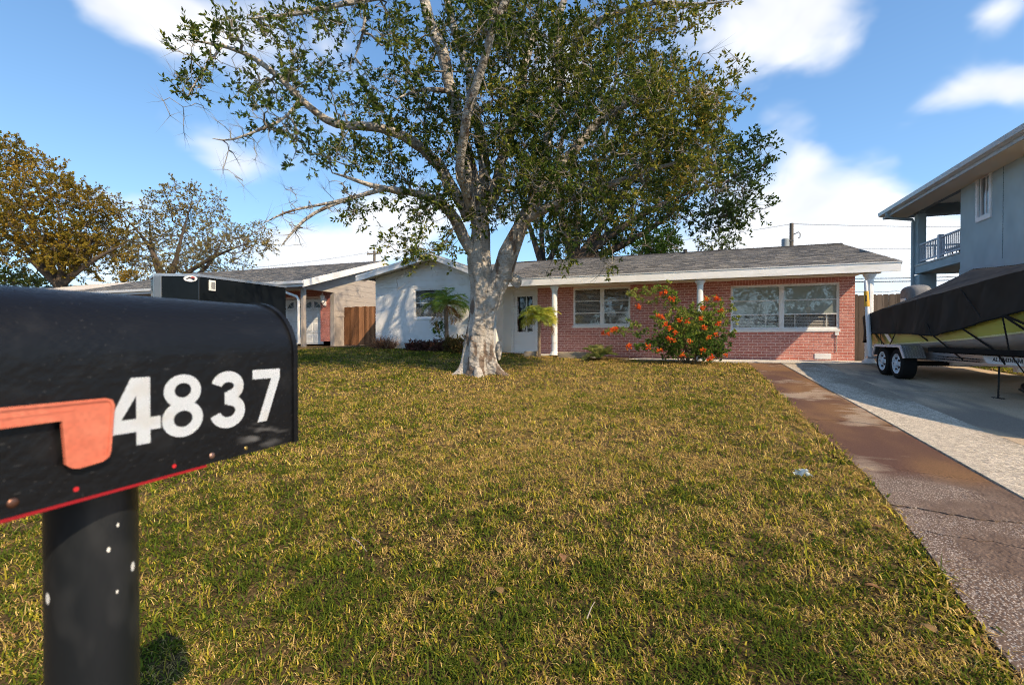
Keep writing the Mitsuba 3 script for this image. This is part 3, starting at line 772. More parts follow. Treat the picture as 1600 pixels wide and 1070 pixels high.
put('post', MB().box((-14.93, 15.36, NG - .1), (-14.77, 15.52, 3.22), bev=.008), 'mat_siding', False, nb)
put('header', MB().box((-29.3, 15.34, 3.20), (-14.96, 15.50, 3.40)), 'mat_siding', False, nb)
m = MB().box((-18.9, 17.3, NG + 2.15), (-15.55, 17.45, 3.45)).box((-15.55, 17.22, NG + .15), (-14.98, 17.45, 3.45)).box((-29.2, 17.3, NG - .1), (-18.9, 17.45, 3.45))
put('brick_wall', m, 'mat_mortar', False, nb)
bk = MB(); pier = []
for r_ in range(32):
    z0 = NG + .16 + r_ * .08
    for c_ in range(4):
        x0 = -15.56 + c_ * .235 - (.118 if r_ % 2 else 0); a, b = max(x0, -15.56), min(x0 + .222, -14.98)
        if b - a > .03:
            pier.append((a, b, z0))
for a, b, z0 in pier:
    bk.box((a, 17.208, z0), (b, 17.23, z0 + .068))
for r_ in range(6):
    for c_ in range(15):
        x0 = -18.9 + c_ * .235 + (.118 if r_ % 2 else 0); bk.box((x0, 17.288, NG + 2.25 + r_ * .08), (min(x0 + .222, -15.56), 17.31, NG + 2.318 + r_ * .08))
k = put('brickwork', bk, 'mat_brick', False, nb); labels[k] = {'kind': 'stuff'}
gd = numbered(nb + '__garage_door')
labels[gd] = {'label': 'white panelled garage door with small arched lights'}
for q in range(4):
    z0 = NG + .02 + q * .53
    put('panel', MB().box((-18.85, 17.40, z0), (-15.58, 17.44, z0 + .522), bev=.006), 'mat_trim', False, gd)
    for c_ in range(6):
        x0 = -18.78 + c_ * .53
        if q < 3:
            put('raised_panel', MB().box((x0, 17.385, z0 + .07), (x0 + .46, 17.41, z0 + .45), bev=.012), 'mat_trim', False, gd)
        else:
            side = 1 if c_ % 2 else -1
            a = np.linspace(0, np.pi / 2, 7)
            fan = [(x0 + (.05 if side > 0 else .41), z0 + .12)] + [(x0 + (.05 if side > 0 else .41) + side * .36 * math.cos(t), z0 + .12 + .28 * math.sin(t)) for t in a]
            put('light_frame', MB().prism(Polygon([(x0, z0 + .06), (x0 + .46, z0 + .06), (x0 + .46, z0 + .46), (x0, z0 + .46)]).difference(Polygon(fan).buffer(0)), 'y', 17.385, 17.399), 'mat_trim', False, gd)
            put('light', MB().prism(Polygon(fan).buffer(0), 'y', 17.394, 17.3995, col=(.015, .016, .018)), 'mat_gloss', False, gd, vcol=True)
            put('glazing_bar', MB().tube([(x0 + (.05 if side > 0 else .41), 17.390, z0 + .12), (x0 + (.05 if side > 0 else .41) + side * .26, 17.390, z0 + .12 + .2)], .012, 6), 'mat_trim', False, gd)
sl2 = (NRZ - NEZ) / (NRY - NEY); ln2 = math.hypot(NRZ - NEZ, NRY - NEY)
BLUE_TABS = [(.085, .09, .098), (.12, .125, .13), (.15, .15, .15), (.07, .075, .085), (.19, .18, .17), (.10, .105, .115)]
nr = numbered(nb + '__roof')
m = MB().slab([(NL, NEY, NEZ), (NX, NEY, NEZ), (NX, NRY, NRZ), (NL, NRY, NRZ)], .08, (.1, .1, .11)).slab([(NL, NRY, NRZ), (NX, NRY, NRZ), (NX, 26.1, NEZ), (NL, 26.1, NEZ)], .08, (.1, .1, .11))
put('deck', m, 'mat_rough', False, nr, vcol=True)
k = put('shingles', tabs((NL, NEY, NEZ + .001), (1, 0, 0), (0, NRY - NEY, NRZ - NEZ), (0, -sl2, 1), NX - NL, ln2, BLUE_TABS, course=.16, tab=.32), 'mat_rough', False, nr, vcol=True); labels[k] = {'kind': 'stuff'}
put('ridge_cap', MB().prism([(NRY - .15, NRZ - .03), (NRY + .15, NRZ - .03), (NRY, NRZ + .03)], 'x', NL, NX, col=(.1, .1, .11)), 'mat_rough', False, nr, vcol=True)
for (ya, za, yb, zb) in ((NEY, NEZ, NRY, NRZ), (NRY, NRZ, 26.1, NEZ)):
    put('rake_board', MB().hexa([(NX - .02, ya, za - .27), (NX + .02, ya, za - .27), (NX + .02, yb, zb - .27), (NX - .02, yb, zb - .27), (NX - .02, ya, za + .01), (NX + .02, ya, za + .01), (NX + .02, yb, zb + .01), (NX - .02, yb, zb + .01)], (.82, .82, .82)), 'mat_paint', False, nb, vcol=True)
    put('soffit', MB().hexa([(-14.8, ya, za - .12), (NX - .021, ya, za - .12), (NX - .021, yb, zb - .12), (-14.8, yb, zb - .12), (-14.8, ya, za - .085), (NX - .021, ya, za - .085), (NX - .021, yb, zb - .085), (-14.8, yb, zb - .085)]), 'mat_siding', False, nb)
put('eave_soffit', MB().box((NL, NEY + .02, NEZ - .12), (-14.95, 17.3, NEZ - .09)), 'mat_soffit', False, nb)
m = MB().prism([(NEY - .13, NEZ - .02), (NEY - .115, NEZ - .13), (NEY - .02, NEZ - .15), (NEY, NEZ - .15), (NEY, NEZ - .01), (NEY - .03, NEZ - .01), (NEY - .04, NEZ - .12), (NEY - .1, NEZ - .11), (NEY - .115, NEZ - .02)], 'x', NL - .02, NX + .06, col=(.72, .73, .74))
put('gutter', m, 'mat_gloss', False, nb, vcol=True)
put('fascia', MB().box((NL, NEY + .001, NEZ - .25), (NX - .03, NEY + .02, NEZ - .08), col=(.6, .6, .6)), 'mat_paint', False, nb, vcol=True)
put('downspout', MB().tube([(-15.75, 14.88, NEZ - .14), (-15.75, 14.88, NEZ - .26), (-15.60, 15.0, NEZ - .38), (-15.02, 15.26, NEZ - .62), (-14.98, 15.30, NEZ - .78), (-14.98, 15.30, NG + .12), (-15.04, 15.2, NG + .03)], .055, 12, col=(.78, .79, .80)), 'mat_gloss', 50, nb, vcol=True)
put('wall', MB().box((NL + .3, 15.6, NG - .3), (-19.3, 15.8, 3.42), col=(.10, .06, .045)).box((NL + .3, 15.6, NG - .3), (NL + .45, 26, 3.4), col=(.10, .06, .045)).box((NL + .3, 25.9, NG - .3), (-14.95, 26, 3.4), col=(.10, .06, .045)), 'mat_rough', False, nb, vcol=True)
t = thing('wall_lantern', 'white lantern on the brick pier beside the garage door', 'lamp')
put('bracket', MB().box((-15.33, 17.16, 2.62), (-15.21, 17.206, 2.95), bev=.01, col=WHITE).tube([(-15.27, 17.17, 2.74), (-15.27, 17.07, 2.66), (-15.27, 17.02, 2.74)], .015, 8, col=WHITE), 'mat_paint', False, t, vcol=True)
put('cage', MB().tube([(-15.27, 17.02, 2.74), (-15.27, 17.02, 2.78), (-15.27, 17.02, 3.02), (-15.27, 17.02, 3.05), (-15.27, 17.02, 3.12), (-15.27, 17.02, 3.2)], [.03, .075, .10, .125, .04, .015], 8, col=(.8, .8, .78)), 'mat_paint', False, t, vcol=True)
m = MB().box((-29.5, -3, .0), (-12.3, -2.9, .02))
# the far house beyond it
t = thing('far_house', 'far house with a pale grey roof, leftmost behind the mailbox', 'house')
put('roof', MB().slab([(-54, 16, 3.7), (-33, 16, 3.7), (-33, 21, 4.95), (-54, 21, 4.95)], .12, (.34, .32, .30)).slab([(-54, 21, 4.95), (-33, 21, 4.95), (-33, 26, 3.7), (-54, 26, 3.7)], .12, (.34, .32, .30)), 'mat_rough', False, t, vcol=True)
put('wall', MB().box((-53.5, 16.6, .5), (-33.5, 25.5, 3.6), col=(.45, .42, .38)), 'mat_rough', False, t, vcol=True)
put('fascia', MB().box((-54, 15.96, 3.48), (-33, 15.995, 3.69), col=WHITE), 'mat_paint', False, t, vcol=True)
put('window', MB().box((-40, 16.5, 1.7), (-38, 16.62, 2.9), col=(.03, .035, .04)), 'mat_gloss', False, t, vcol=True)

# ------------------------------------------------------------------ enclosed cargo trailer
ct = thing('cargo_trailer', 'black enclosed cargo trailer with silver trim standing behind the mailbox', 'trailer')
G0 = .72; B0, B1 = G0 + .42, 3.07
plan = Polygon([(-13.6, 13.3), (-13.6, 10.0), (-14.68, 9.43), (-15.76, 10.0), (-15.76, 13.3)])
put('body', MB().prism(plan.buffer(-.01), 'z', B0, B1 - .02), 'mat_panel', False, ct)
for (xa, ya), (xb, yb) in (((-13.6, 13.3), (-13.6, 10.0)), ((-13.6, 10.0), (-14.68, 9.43)), ((-14.68, 9.43), (-15.76, 10.0)), ((-15.76, 13.3), (-13.6, 13.3))):
    d = unit(np.array([xb - xa, yb - ya])); nn = np.array([-d[1], d[0]]) * .022
    q = lambda x, y, s, z: (x + nn[0] * s, y + nn[1] * s, z)
    for z0, z1, nm in ((B1 - .075, B1 + .005, 'roof_trim'), (B0 - .02, B0 + .06, 'floor_trim')):
        put(nm, MB().hexa([q(xa, ya, -.3, z0), q(xb, yb, -.3, z0), q(xb, yb, .8, z0), q(xa, ya, .8, z0), q(xa, ya, -.3, z1), q(xb, yb, -.3, z1), q(xb, yb, .8, z1), q(xa, ya, .8, z1)], (.62, .63, .64)), 'mat_metal', False, ct, vcol=True)
put('corner_cap', MB().prism(Polygon([(-14.52, 9.505), (-14.68, 9.415), (-14.84, 9.505), (-14.84, 9.53), (-14.68, 9.45), (-14.52, 9.53)]).buffer(.012), 'z', B0, B1 - .08), 'mat_tread', False, ct)
put('roof', MB().prism(plan.buffer(-.03), 'z', B1 - .02, B1 + .01, col=(.5, .5, .5)), 'mat_paint', False, ct, vcol=True)
put('seam', MB().box((-13.612, 9.985, B0 + .06), (-13.585, 10.012, B1 - .08), col=(.02, .022, .025)), 'mat_gloss', False, ct, vcol=True)
vt = put('side_vent', MB().box((-13.605, 10.30, 2.60), (-13.56, 10.52, 2.93), bev=.012, col=(.72, .72, .70)), 'mat_paint', False, ct, vcol=True)
put('grille', MB().box((-13.562, 10.36, 2.66), (-13.556, 10.49, 2.87), bev=.002, col=(.25, .26, .27)), 'mat_paint', False, vt, vcol=True)
# oval emblem near the roof
oc = np.array([-13.80, 9.894, 2.93]); ou = unit(np.array([1.08, .57, 0])); on_ = np.array([ou[1], -ou[0], 0])
def on_oval(pts, h, depth):
    p = Polygon(pts); m_ = trimesh.creation.extrude_polygon(p, depth, engine='earcut'); v = np.array(m_.vertices)
    return MB().add(oc + v[:, :1] * ou + v[:, 1:2] * np.array([0, 0, 1]) + on_ * (v[:, 2:3] + h), m_.faces)
a = np.linspace(0, 2 * np.pi, 32, endpoint=False)
em = numbered(ct + '__emblem'); labels[em] = {'label': 'white oval emblem with a dark and red mark'}
for nm, pts, h, col in (('rim', [(.205 * math.cos(t), .105 * math.sin(t)) for t in a], .0, (.06, .07, .09)), ('oval', [(.19 * math.cos(t), .092 * math.sin(t)) for t in a], .004, (.8, .8, .8)),
                        ('dark_mark', [(-.13, -.01), (-.06, .03), (-.02, .055), (.03, .03), (.10, .04), (.14, .0), (.10, -.02), (.13, -.055), (.06, -.045), (.02, -.01), (-.04, .005), (-.09, -.03)], .007, (.03, .03, .04)),
                        ('red_mark', [(0, .035), (.05, .066), (.11, .05), (.13, .01), (.09, .025), (.04, .02)], .010, (.45, .04, .04))):
    b = on_oval(pts, h + .012, .003); b.c = [np.tile(col, (len(v), 1)) for v in b.v]
    put(nm, b, 'mat_paint', False, em, vcol=True)


def wheel(parent, x, y, z, r, rr, w, side, rim_col, name='wheel'):
    """A tyre with a dished steel rim; side = -1: the rim faces -x."""
    k = numbered(parent + '__' + name)
    n = 40; a = np.arange(n) * 2 * np.pi / n
    prof = [(rr, 0), (rr + .012, -.012), (r - .05, -.018), (r - .012, .004), (r, .03), (r, w - .03), (r - .012, w - .004), (rr, w)]
    v = np.vstack([np.stack([np.full(n, x - side * d), y + q * np.cos(a), z + q * np.sin(a)], 1) for q, d in prof])
    f = [[i * n + j, i * n + (j + 1) % n, (i + 1) * n + (j + 1) % n, (i + 1) * n + j] for i in range(len(prof) - 1) for j in range(n)]
    put('tyre', MB().add(v, f, (.013, .013, .013)), 'mat_rough', 35, k, vcol=True)
    prof = [(rr + .004, -.006), (rr - .012, -.004), (rr - .02, .03), (rr * .78, .055), (rr * .72, .035), (rr * .45, .012), (rr * .30, .014), (rr * .26, -.02), (0.001, -.022)]
    v = np.vstack([np.stack([np.full(n, x - side * d), y + q * np.cos(a), z + q * np.sin(a)], 1) for q, d in prof])
    f = [[i * n + j, i * n + (j + 1) % n, (i + 1) * n + (j + 1) % n, (i + 1) * n + j] for i in range(len(prof) - 1) for j in range(n)]
    put('rim', MB().add(v, f, rim_col), 'mat_paint', 30, k, vcol=True)
    hb = MB()
    for t in np.arange(5) * 2 * np.pi / 5:
        hb.tube([(x + side * .005, y + rr * .58 * math.cos(t), z + rr * .58 * math.sin(t)), (x + side * .0 - side * .022, y + rr * .58 * math.cos(t), z + rr * .58 * math.sin(t))], rr * .11, 12, col=(.03, .03, .035))
    put('hand_hole', hb, 'mat_paint', False, k, vcol=True)
    return k


for y in (10.9, 11.75):
    wheel(ct, -13.62, y, G0 + .33, .33, .19, .2, 1, (.6, .6, .6)); wheel(ct, -15.75, y, G0 + .33, .33, .19, .2, -1, (.6, .6, .6))
put('tongue', MB().box((-14.75, 8.0, G0 + .38), (-14.61, 9.6, G0 + .46), col=(.02, .02, .02)), 'mat_paint', False, ct, vcol=True)
put('fender', MB().prism([(10.45, B0 - .02), (10.6, B0 + .02), (12.05, B0 + .02), (12.2, B0 - .02)], 'x', -13.62, -13.42, col=(.02, .02, .02)), 'mat_gloss', False, ct, vcol=True)

# ------------------------------------------------------------------ two storey blue house on the right
bh = thing('blue_house', 'two storey blue grey stucco house with a corner balcony, cut by the right edge', 'house')
UX, UF, UC, UB = 8.52, 15.78, 18.91, 22.14
side_wall = sbox(UF, .3, UC, 6.18).difference(sbox(17.40, 4.75, 17.95, 5.98))
put('wall', MB().prism(side_wall, 'x', UX, UX + .2).box((UX + .2, UC - .2, .3), (16, UC, 6.18)).box((UX + .2, UF, .3), (16, UF + .2, 6.18)).box((15.8, UF + .2, .3), (16, UC - .2, 6.18)), 'mat_blue', False, bh)
put('band', MB().box((UX - .025, UF, .3), (UX - .001, UC - .003, 3.35)), 'mat_blue', False, bh)
put('control_joint', MB().box((UX - .004, 16.82, 3.37), (UX + .001, 16.84, 6.15), col=(.12, .18, .2)), 'mat_rough', False, bh, vcol=True)
k = numbered(bh + '__window')
put('trim', MB().prism(sbox(17.31, 4.64, 18.04, 6.08).difference(sbox(17.41, 4.76, 17.94, 5.97)), 'x', UX - .04, UX - .001), 'mat_trim', False, k)
put('frame', MB().prism(sbox(17.405, 4.755, 17.945, 5.975).difference(sbox(17.45, 4.81, 17.90, 5.92)), 'x', UX + .02, UX + .07), 'mat_trim', False, k)
put('mullion', MB().box((UX + .03, 17.655, 4.81), (UX + .06, 17.695, 5.92)), 'mat_trim', False, k)
for y0, y1 in ((17.445, 17.655), (17.695, 17.905)):
    put('pane', MB().add([(UX + .045, y0, 4.80), (UX + .045, y1, 4.80), (UX + .045, y1, 5.93), (UX + .045, y0, 5.93)], [[0, 1, 2, 3]]), 'mat_glass', False, k)
put('room', MB().box((UX + .5, 17.0, 4.6), (UX + .55, 18.4, 6.1)), 'mat_dark', False, k)
put('column', MB().box((UX + .02, UB - .36, 3.91), (UX + .28, UB - .07, 6.13), bev=.012), 'mat_blue', False, bh)
put('column', MB().box((UX + .02, UB - .5, .3), (UX + .55, UB - .05, 3.54), bev=.012), 'mat_blue', False, bh)
put('column', MB().box((14.8, UB - .5, .3), (15.3, UB - .05, 6.13), bev=.012), 'mat_blue', False, bh)
put('balcony_edge', MB().box((UX, UC + .001, 3.585), (UX + .19, UB, 3.875)).box((UX + .19, UB - .19, 3.585), (16, UB, 3.875)), 'mat_blue', False, bh)
put('balcony_floor', MB().box((UX + .19, UC + .001, 3.60), (16, UB - .19, 3.87), col=(.5, .47, .42)), 'mat_rough', False, bh, vcol=True)
put('floor_trim', MB().box((UX - .035, UC + .001, 3.876), (UX + .24, UB + .035, 3.915), col=(.62, .62, .60)), 'mat_paint', False, bh, vcol=True)
RAIL = (.50, .55, .62)
bl = numbered(bh + '__balustrade')
put('top_rail', MB().box((UX + .06, UC, 4.63), (UX + .13, UB - .36, 4.69), bev=.009, col=RAIL), 'mat_paint', False, bl, vcol=True)
put('bottom_rail', MB().box((UX + .065, UC, 4.02), (UX + .125, UB - .36, 4.07), bev=.007, col=RAIL), 'mat_paint', False, bl, vcol=True)
put('post', MB().box((UX + .025, 20.26, 3.916), (UX + .165, 20.40, 4.76), bev=.012, col=RAIL), 'mat_paint', False, bl, vcol=True)
mat('mat_rail', RAIL, 0.5, 0.4)
bal_ = ply(MB().box((-.013, -.013, 0), (.013, .013, .56)).get(), 'mat_rail')
for y in np.arange(UC + .10, UB - .38, .118):
    if abs(y - 20.33) > .09:
        share(bl, 'baluster', bal_, T().translate([UX + .095, float(y), 4.07]))
put('back_rail', MB().box((UX + .35, UB - .14, 4.63), (14.8, UB - .07, 4.69), col=RAIL).box((UX + .35, UB - .14, 4.02), (14.8, UB - .07, 4.07), col=RAIL), 'mat_paint', False, bl, vcol=True)
for x in np.arange(UX + .65, 13, .13):
    share(bl, 'back_baluster', bal_, T().translate([float(x), UB - .105, 4.07]))
EVX = UX - .78
ru = numbered(bh + '__roof')
m = MB().slab([(EVX, 14.2, 6.18), (EVX, 22.62, 6.18), (12.3, 22.62, 7.37), (12.3, 14.2, 7.37)], .06, (.2, .19, .18)).slab([(12.3, 14.2, 7.37), (12.3, 22.62, 7.37), (16.9, 22.62, 6.18), (16.9, 14.2, 6.18)], .06, (.2, .19, .18))
put('deck', m, 'mat_rough', False, ru, vcol=True)
put('shingles', tabs((EVX, 14.2, 6.181), (0, 1, 0), (4.56, 0, 1.19), (-1.19, 0, 4.56), 8.42, 4.7, [(.2, .19, .175), (.26, .24, .22), (.16, .155, .15)], course=.2, tab=.4), 'mat_rough', False, ru, vcol=True)
labels[ru + '__shingles'] = {'kind': 'stuff'}
FB = (.42, .46, .48)
put('fascia', MB().box((EVX - .02, 14.2, 5.89), (EVX + .01, 22.62, 6.115), col=FB).box((EVX + .011, 22.59, 5.89), (16, 22.62, 6.115), col=FB).box((EVX + .011, 14.2, 5.89), (16, 14.23, 6.115), col=FB), 'mat_paint', False, ru, vcol=True)
put('gutter', MB().prism([(EVX - .17, 6.16), (EVX - .155, 6.03), (EVX - .07, 5.99), (EVX - .021, 5.99), (EVX - .021, 6.13), (EVX - .055, 6.13), (EVX - .07, 6.04), (EVX - .14, 6.05), (EVX - .155, 6.16)], 'y', 14.17, 22.65, col=(.50, .53, .55)), 'mat_gloss', False, ru, vcol=True)
put('soffit', MB().box((EVX + .011, 14.24, 5.92), (UX - .001, 22.58, 5.95)).box((UX + .0, UC + .002, 6.185), (16, 22.56, 6.21)), 'mat_soffit', False, ru)
put('beam', MB().box((UX + .0, UB - .36, 5.84), (16, UB - .07, 6.17), col=(.17, .2, .21)).box((UX + .001, UC + .003, 5.96), (UX + .24, UB - .37, 6.18), col=(.17, .2, .21)), 'mat_rough', False, ru, vcol=True)
put('downspout', MB().tube([(EVX - .09, 22.0, 6.0), (EVX - .09, 22.0, 5.89), (EVX + .06, 22.0, 5.80), (UX - .07, 21.98, 5.68), (UX - .055, 21.98, 5.58), (UX - .055, 21.98, .4)], .054, 10, col=(.32, .40, .43)), 'mat_gloss', 50, bh, vcol=True)
for q, (x, y, lab) in enumerate(((9.4, 21.2, 'dark patio chair on the balcony, the one nearer the column'), (9.4, 20.6, 'dark patio chair on the balcony, the one nearer the railing post'))):
    t = thing('patio_chair', lab, 'chair')
    dk = (.02, .02, .022)
    put('seat', MB().box((x - .27, y - .26, 4.32), (x + .27, y + .26, 4.37), bev=.01, col=dk), 'mat_paint', False, t, vcol=True)
    put('backrest', MB().prism(Polygon([(y - .24, 4.37), (y + .24, 4.37), (y + .22, 4.80), (y + .1, 4.87), (y - .1, 4.87), (y - .22, 4.80)]), 'x', x + .24, x + .27, col=dk), 'mat_paint', False, t, vcol=True)
    for a, b in ((-.24, -.23), (.24, -.23), (-.24, .23), (.24, .23)):
        put('leg', MB().tube([(x + a, y + b, 3.87), (x + a * .95, y + b * .95, 4.33)], .018, 8, col=dk), 'mat_paint', False, t, vcol=True)
t = thing('patio_table', 'grey patio table behind the balcony railing beside the stucco wall', 'table')
put('top', MB().box((9.6, 19.1, 4.34), (10.7, 20.0, 4.40), bev=.01, col=(.25, .3, .36)), 'mat_paint', False, t, vcol=True)
put('apron', MB().box((9.66, 19.16, 3.97), (10.64, 19.94, 4.34), col=(.25, .3, .36)), 'mat_paint', False, t, vcol=True)
put('leg', MB().box((9.7, 19.2, 3.87), (10.6, 19.9, 3.97), col=(.2, .24, .3)), 'mat_paint', False, t, vcol=True)

# ------------------------------------------------------------------ boat trailer
SIL = (.62, .63, .65); BLK = (.012, .012, .013)
tr = thing('boat_trailer', 'silver tandem axle boat trailer parked under the covered boat', 'trailer')
wheel(tr, 3.93, 10.82, .66, .29, .185, .22, -1, (.62, .66, .70)); k = wheel(tr, 3.93, 11.47, .685, .29, .185, .22, -1, (.62, .66, .70))
wheel(tr, 6.67, 10.82, .66, .29, .185, .22, 1, (.62, .66, .70)); wheel(tr, 6.67, 11.47, .685, .29, .185, .22, 1, (.62, .66, .70))
def fender(x0, x1):
    k = numbered(tr + '__fender')
    put('tread_plate', MB().hexa([(x0, 10.44, .78), (x1, 10.44, .78), (x1, 10.455, .78), (x0, 10.455, .78), (x0, 10.60, 1.005), (x1, 10.60, 1.005), (x1, 10.615, 1.005), (x0, 10.615, 1.005)])
        .box((x0, 10.6, 1.006), (x1, 11.75, 1.012)).hexa([(x0, 11.865, .80), (x1, 11.865, .80), (x1, 11.88, .80), (x0, 11.88, .80), (x0, 11.74, 1.005), (x1, 11.74, 1.005), (x1, 11.755, 1.005), (x0, 11.755, 1.005)]), 'mat_tread', False, k)
    xs_ = x0 if x0 < 5 else x1
    lug = MB(); up = unit(np.array([0, .16, .225])); nn = np.array([0, -.225, .16]) / np.hypot(.225, .16)
    for a in range(8):
        for b in range(6):
            c0 = np.array([x0 + .022 + a * .042, 10.44, .78]) + up * (.025 + b * .045); d = unit(np.array([1, 0, 0]) * (1 if (a + b) % 2 else -1) + up); e = np.cross(d, nn)
            q_ = [c0 + d * .019, c0 + e * .007, c0 - d * .019, c0 - e * .007]
            lug.hexa([p_ + nn * .0002 for p_ in q_] + [p_ + nn * .004 for p_ in q_], (.85, .85, .85))
    kk = put('tread_lugs', lug, 'mat_metal', False, k, vcol=True); labels[kk] = {'kind': 'stuff'}
    edge = Polygon([(10.425, .775), (10.595, 1.02), (11.76, 1.02), (11.895, .795), (11.86, .795), (11.745, .972), (10.615, .972), (10.46, .775)])
    put('edge_strip', MB().prism(edge, 'x', xs_ - .012, xs_ + .012, col=(.72, .60, .58)), 'mat_paint', False, k, vcol=True)
    return k
fender(3.90, 4.24); fender(6.36, 6.70)
for x in (4.34, 6.26):
    rl = put('rail', MB().box((x - .03, 6.2, .745), (x + .03, 13.0, .775), col=SIL).box((x - .008, 6.2, .775), (x + .008, 13.0, .865), col=SIL).box((x - .03, 6.2, .865), (x + .03, 13.0, .89), col=SIL), 'mat_metal', False, tr, vcol=True)
put('rail', MB().hexa([(4.30, 6.2, .745), (4.36, 6.2, .745), (5.25, 3.9, .745), (5.19, 3.9, .745), (4.30, 6.2, .88), (4.36, 6.2, .88), (5.25, 3.9, .88), (5.19, 3.9, .88)], SIL), 'mat_metal', False, tr, vcol=True)
put('rail', MB().hexa([(6.24, 6.2, .745), (6.30, 6.2, .745), (5.41, 3.9, .745), (5.35, 3.9, .745), (6.24, 6.2, .88), (6.30, 6.2, .88), (5.41, 3.9, .88), (5.35, 3.9, .88)], SIL), 'mat_metal', False, tr, vcol=True)
for y in (6.6, 8.3, 9.9, 12.6):
    put('cross_member', MB().box((4.371, y, .68), (6.229, y + .09, .74), col=SIL), 'mat_metal', False, tr, vcol=True)
for y in (10.82, 11.47):
    put('axle', MB().tube([(4.16, y, .66), (6.44, y, .66)], .035, 10, col=BLK), 'mat_paint', False, tr, vcol=True)
for x in (4.62, 5.92):
    put('bunk', MB().box((x - .07, 6.7, .905), (x + .07, 12.9, .985), col=(.015, .015, .017)), 'mat_rough', False, tr, vcol=True)
put('side_guard', MB().box((4.20, 6.3, .915), (4.27, 10.3, .985), col=BLK).box((4.27, 6.3, .895), (4.35, 10.3, .92), col=BLK), 'mat_rough', False, tr, vcol=True)
put('tongue', MB().box((5.23, 2.6, .72), (5.37, 3.95, .86), col=SIL), 'mat_metal', False, tr, vcol=True)
put('hose', MB().tube([(4.302, 10.2, .83), (4.302, 9.4, .825), (4.302, 9.0, .82)], .008, 6, col=BLK).tube([(4.302, 10.3, .79), (4.302, 9.5, .785), (4.302, 9.0, .79)], .008, 6, col=BLK), 'mat_paint', False, tr, vcol=True)
sp = put('name_plate', MB().prism([(8.92, .885), (8.84, .80), (8.78, .775), (6.9, .775), (6.9, .885)], 'x', 4.292, 4.298, col=(.70, .72, .75)), 'mat_paint', False, tr, vcol=True)
labels[sp] = {'label': 'white plate on the rail with black lettering'}
t_ = meshkit.text_mesh('ALUMINUM SLID', .055, .001, bold=True); v = np.array(t_.vertices)
v[:, 0] *= .92 / np.ptp(v[:, 0])
put('lettering', MB().add(np.stack([4.2905 - v[:, 2], 8.68 - v[:, 0], .815 + v[:, 1] + 0.0 * v[:, 0]], 1), np.array(t_.faces), (.02, .02, .02)), 'mat_paint', False, tr, vcol=True)
gp = numbered(tr + '__guide_post'); labels[gp] = {'label': 'white guide post with a yellow sleeve'}
g0, g1 = np.array([4.11, 12.66, .72]), np.array([4.02, 12.7, 2.46])
put('tube', MB().tube([g0, g0 + (g1 - g0) * .6, g1], [.048, .045, .030], 20, col=(.76, .79, .83)), 'mat_paint', 40, gp, vcol=True)
put('sleeve', MB().tube([g0 + (g1 - g0) * .66, g0 + (g1 - g0) * .86], [.052, .045], 20, col=(.72, .42, .06)), 'mat_paint', 40, gp, vcol=True)
put('sleeve_mark', MB().box((4.005, 12.632, 1.98), (4.03, 12.66, 2.12), bev=.005, col=(.02, .02, .02)), 'mat_paint', False, gp, vcol=True)
put('bracket', MB().box((4.05, 12.62, .68), (4.36, 12.7, .74), col=SIL), 'mat_metal', False, tr, vcol=True)
put('stand_jack', MB().tube([(4.34, 8.62, .75), (4.33, 8.62, .29)], .012, 8, col=BLK).tube([(4.30, 8.7, .285), (4.36, 8.54, .285)], .012, 8, col=BLK), 'mat_paint', False, tr, vcol=True)
rock_ = None

# boat: hull with yellow topsides over grey bottom, outboard motor
bt = thing('motor_boat', 'motor boat with yellow green topsides standing on the trailer', 'boat')
ST = np.array([13.05, 12.0, 11.0, 10.0, 9.0, 8.2, 7.4, 6.6, 5.9, 5.3, 4.9])                 # stations along y
HB = np.array([1.14, 1.15, 1.16, 1.16, 1.155, 1.13, 1.06, .90, .66, .36, .06])
ZG = np.array([1.68, 1.74, 1.79, 1.84, 1.90, 1.96, 2.03, 2.10, 2.16, 2.21, 2.24])
ZS = np.array([1.00, 1.02, 1.05, 1.085, 1.14, 1.20, 1.28, 1.40, 1.55, 1.72, 1.9])            # line where yellow meets grey
ZC = np.array([.96, .965, .975, .985, 1.0, 1.03, 1.08, 1.18, 1.32, 1.5, 1.75])
CX = 5.29
def loft(rows):
    n = len(rows[0]); v = np.vstack(rows); f = [[i * n + j, i * n + j + 1, (i + 1) * n + j + 1, (i + 1) * n + j] for i in range(len(rows) - 1) for j in range(n - 1)]
    return v, f
for s_ in (-1, 1):
    top = [np.stack([np.full(5, 0.0) + CX + s_ * np.interp(np.linspace(0, 1, 5), [0, .5, 1], [HB[i] * .955, HB[i] * .985, HB[i]]), np.full(5, ST[i]), np.linspace(ZS[i], ZG[i], 5)], 1) for i in range(len(ST))]
    v, f = loft(top)
    k = put('topside', MB().add(v, f, (.42, .43, .09)), 'mat_gloss', 30, bt, vcol=True)
    bot = [np.stack([CX + s_ * np.array([HB[i] * .955, HB[i] * .90, HB[i] * .5, 0]), np.full(4, ST[i]), [ZS[i], ZC[i], ZC[i] - .13 - .0 * i, ZC[i] - .24]], 1) for i in range(len(ST))]
    v, f = loft(bot)
    put('bottom', MB().add(v, f, (.40, .36, .34)), 'mat_gloss', 30, bt, vcol=True)
    st = [np.stack([CX + s_ * (np.array([HB[i] * .958, HB[i] * .958]) + .006), np.full(2, ST[i]), [ZS[i] - .012, ZS[i] + .012]], 1) for i in range(len(ST))]
    v, f = loft(st); put('stripe', MB().add(v, f, (.62, .62, .35)), 'mat_gloss', False, bt, vcol=True)
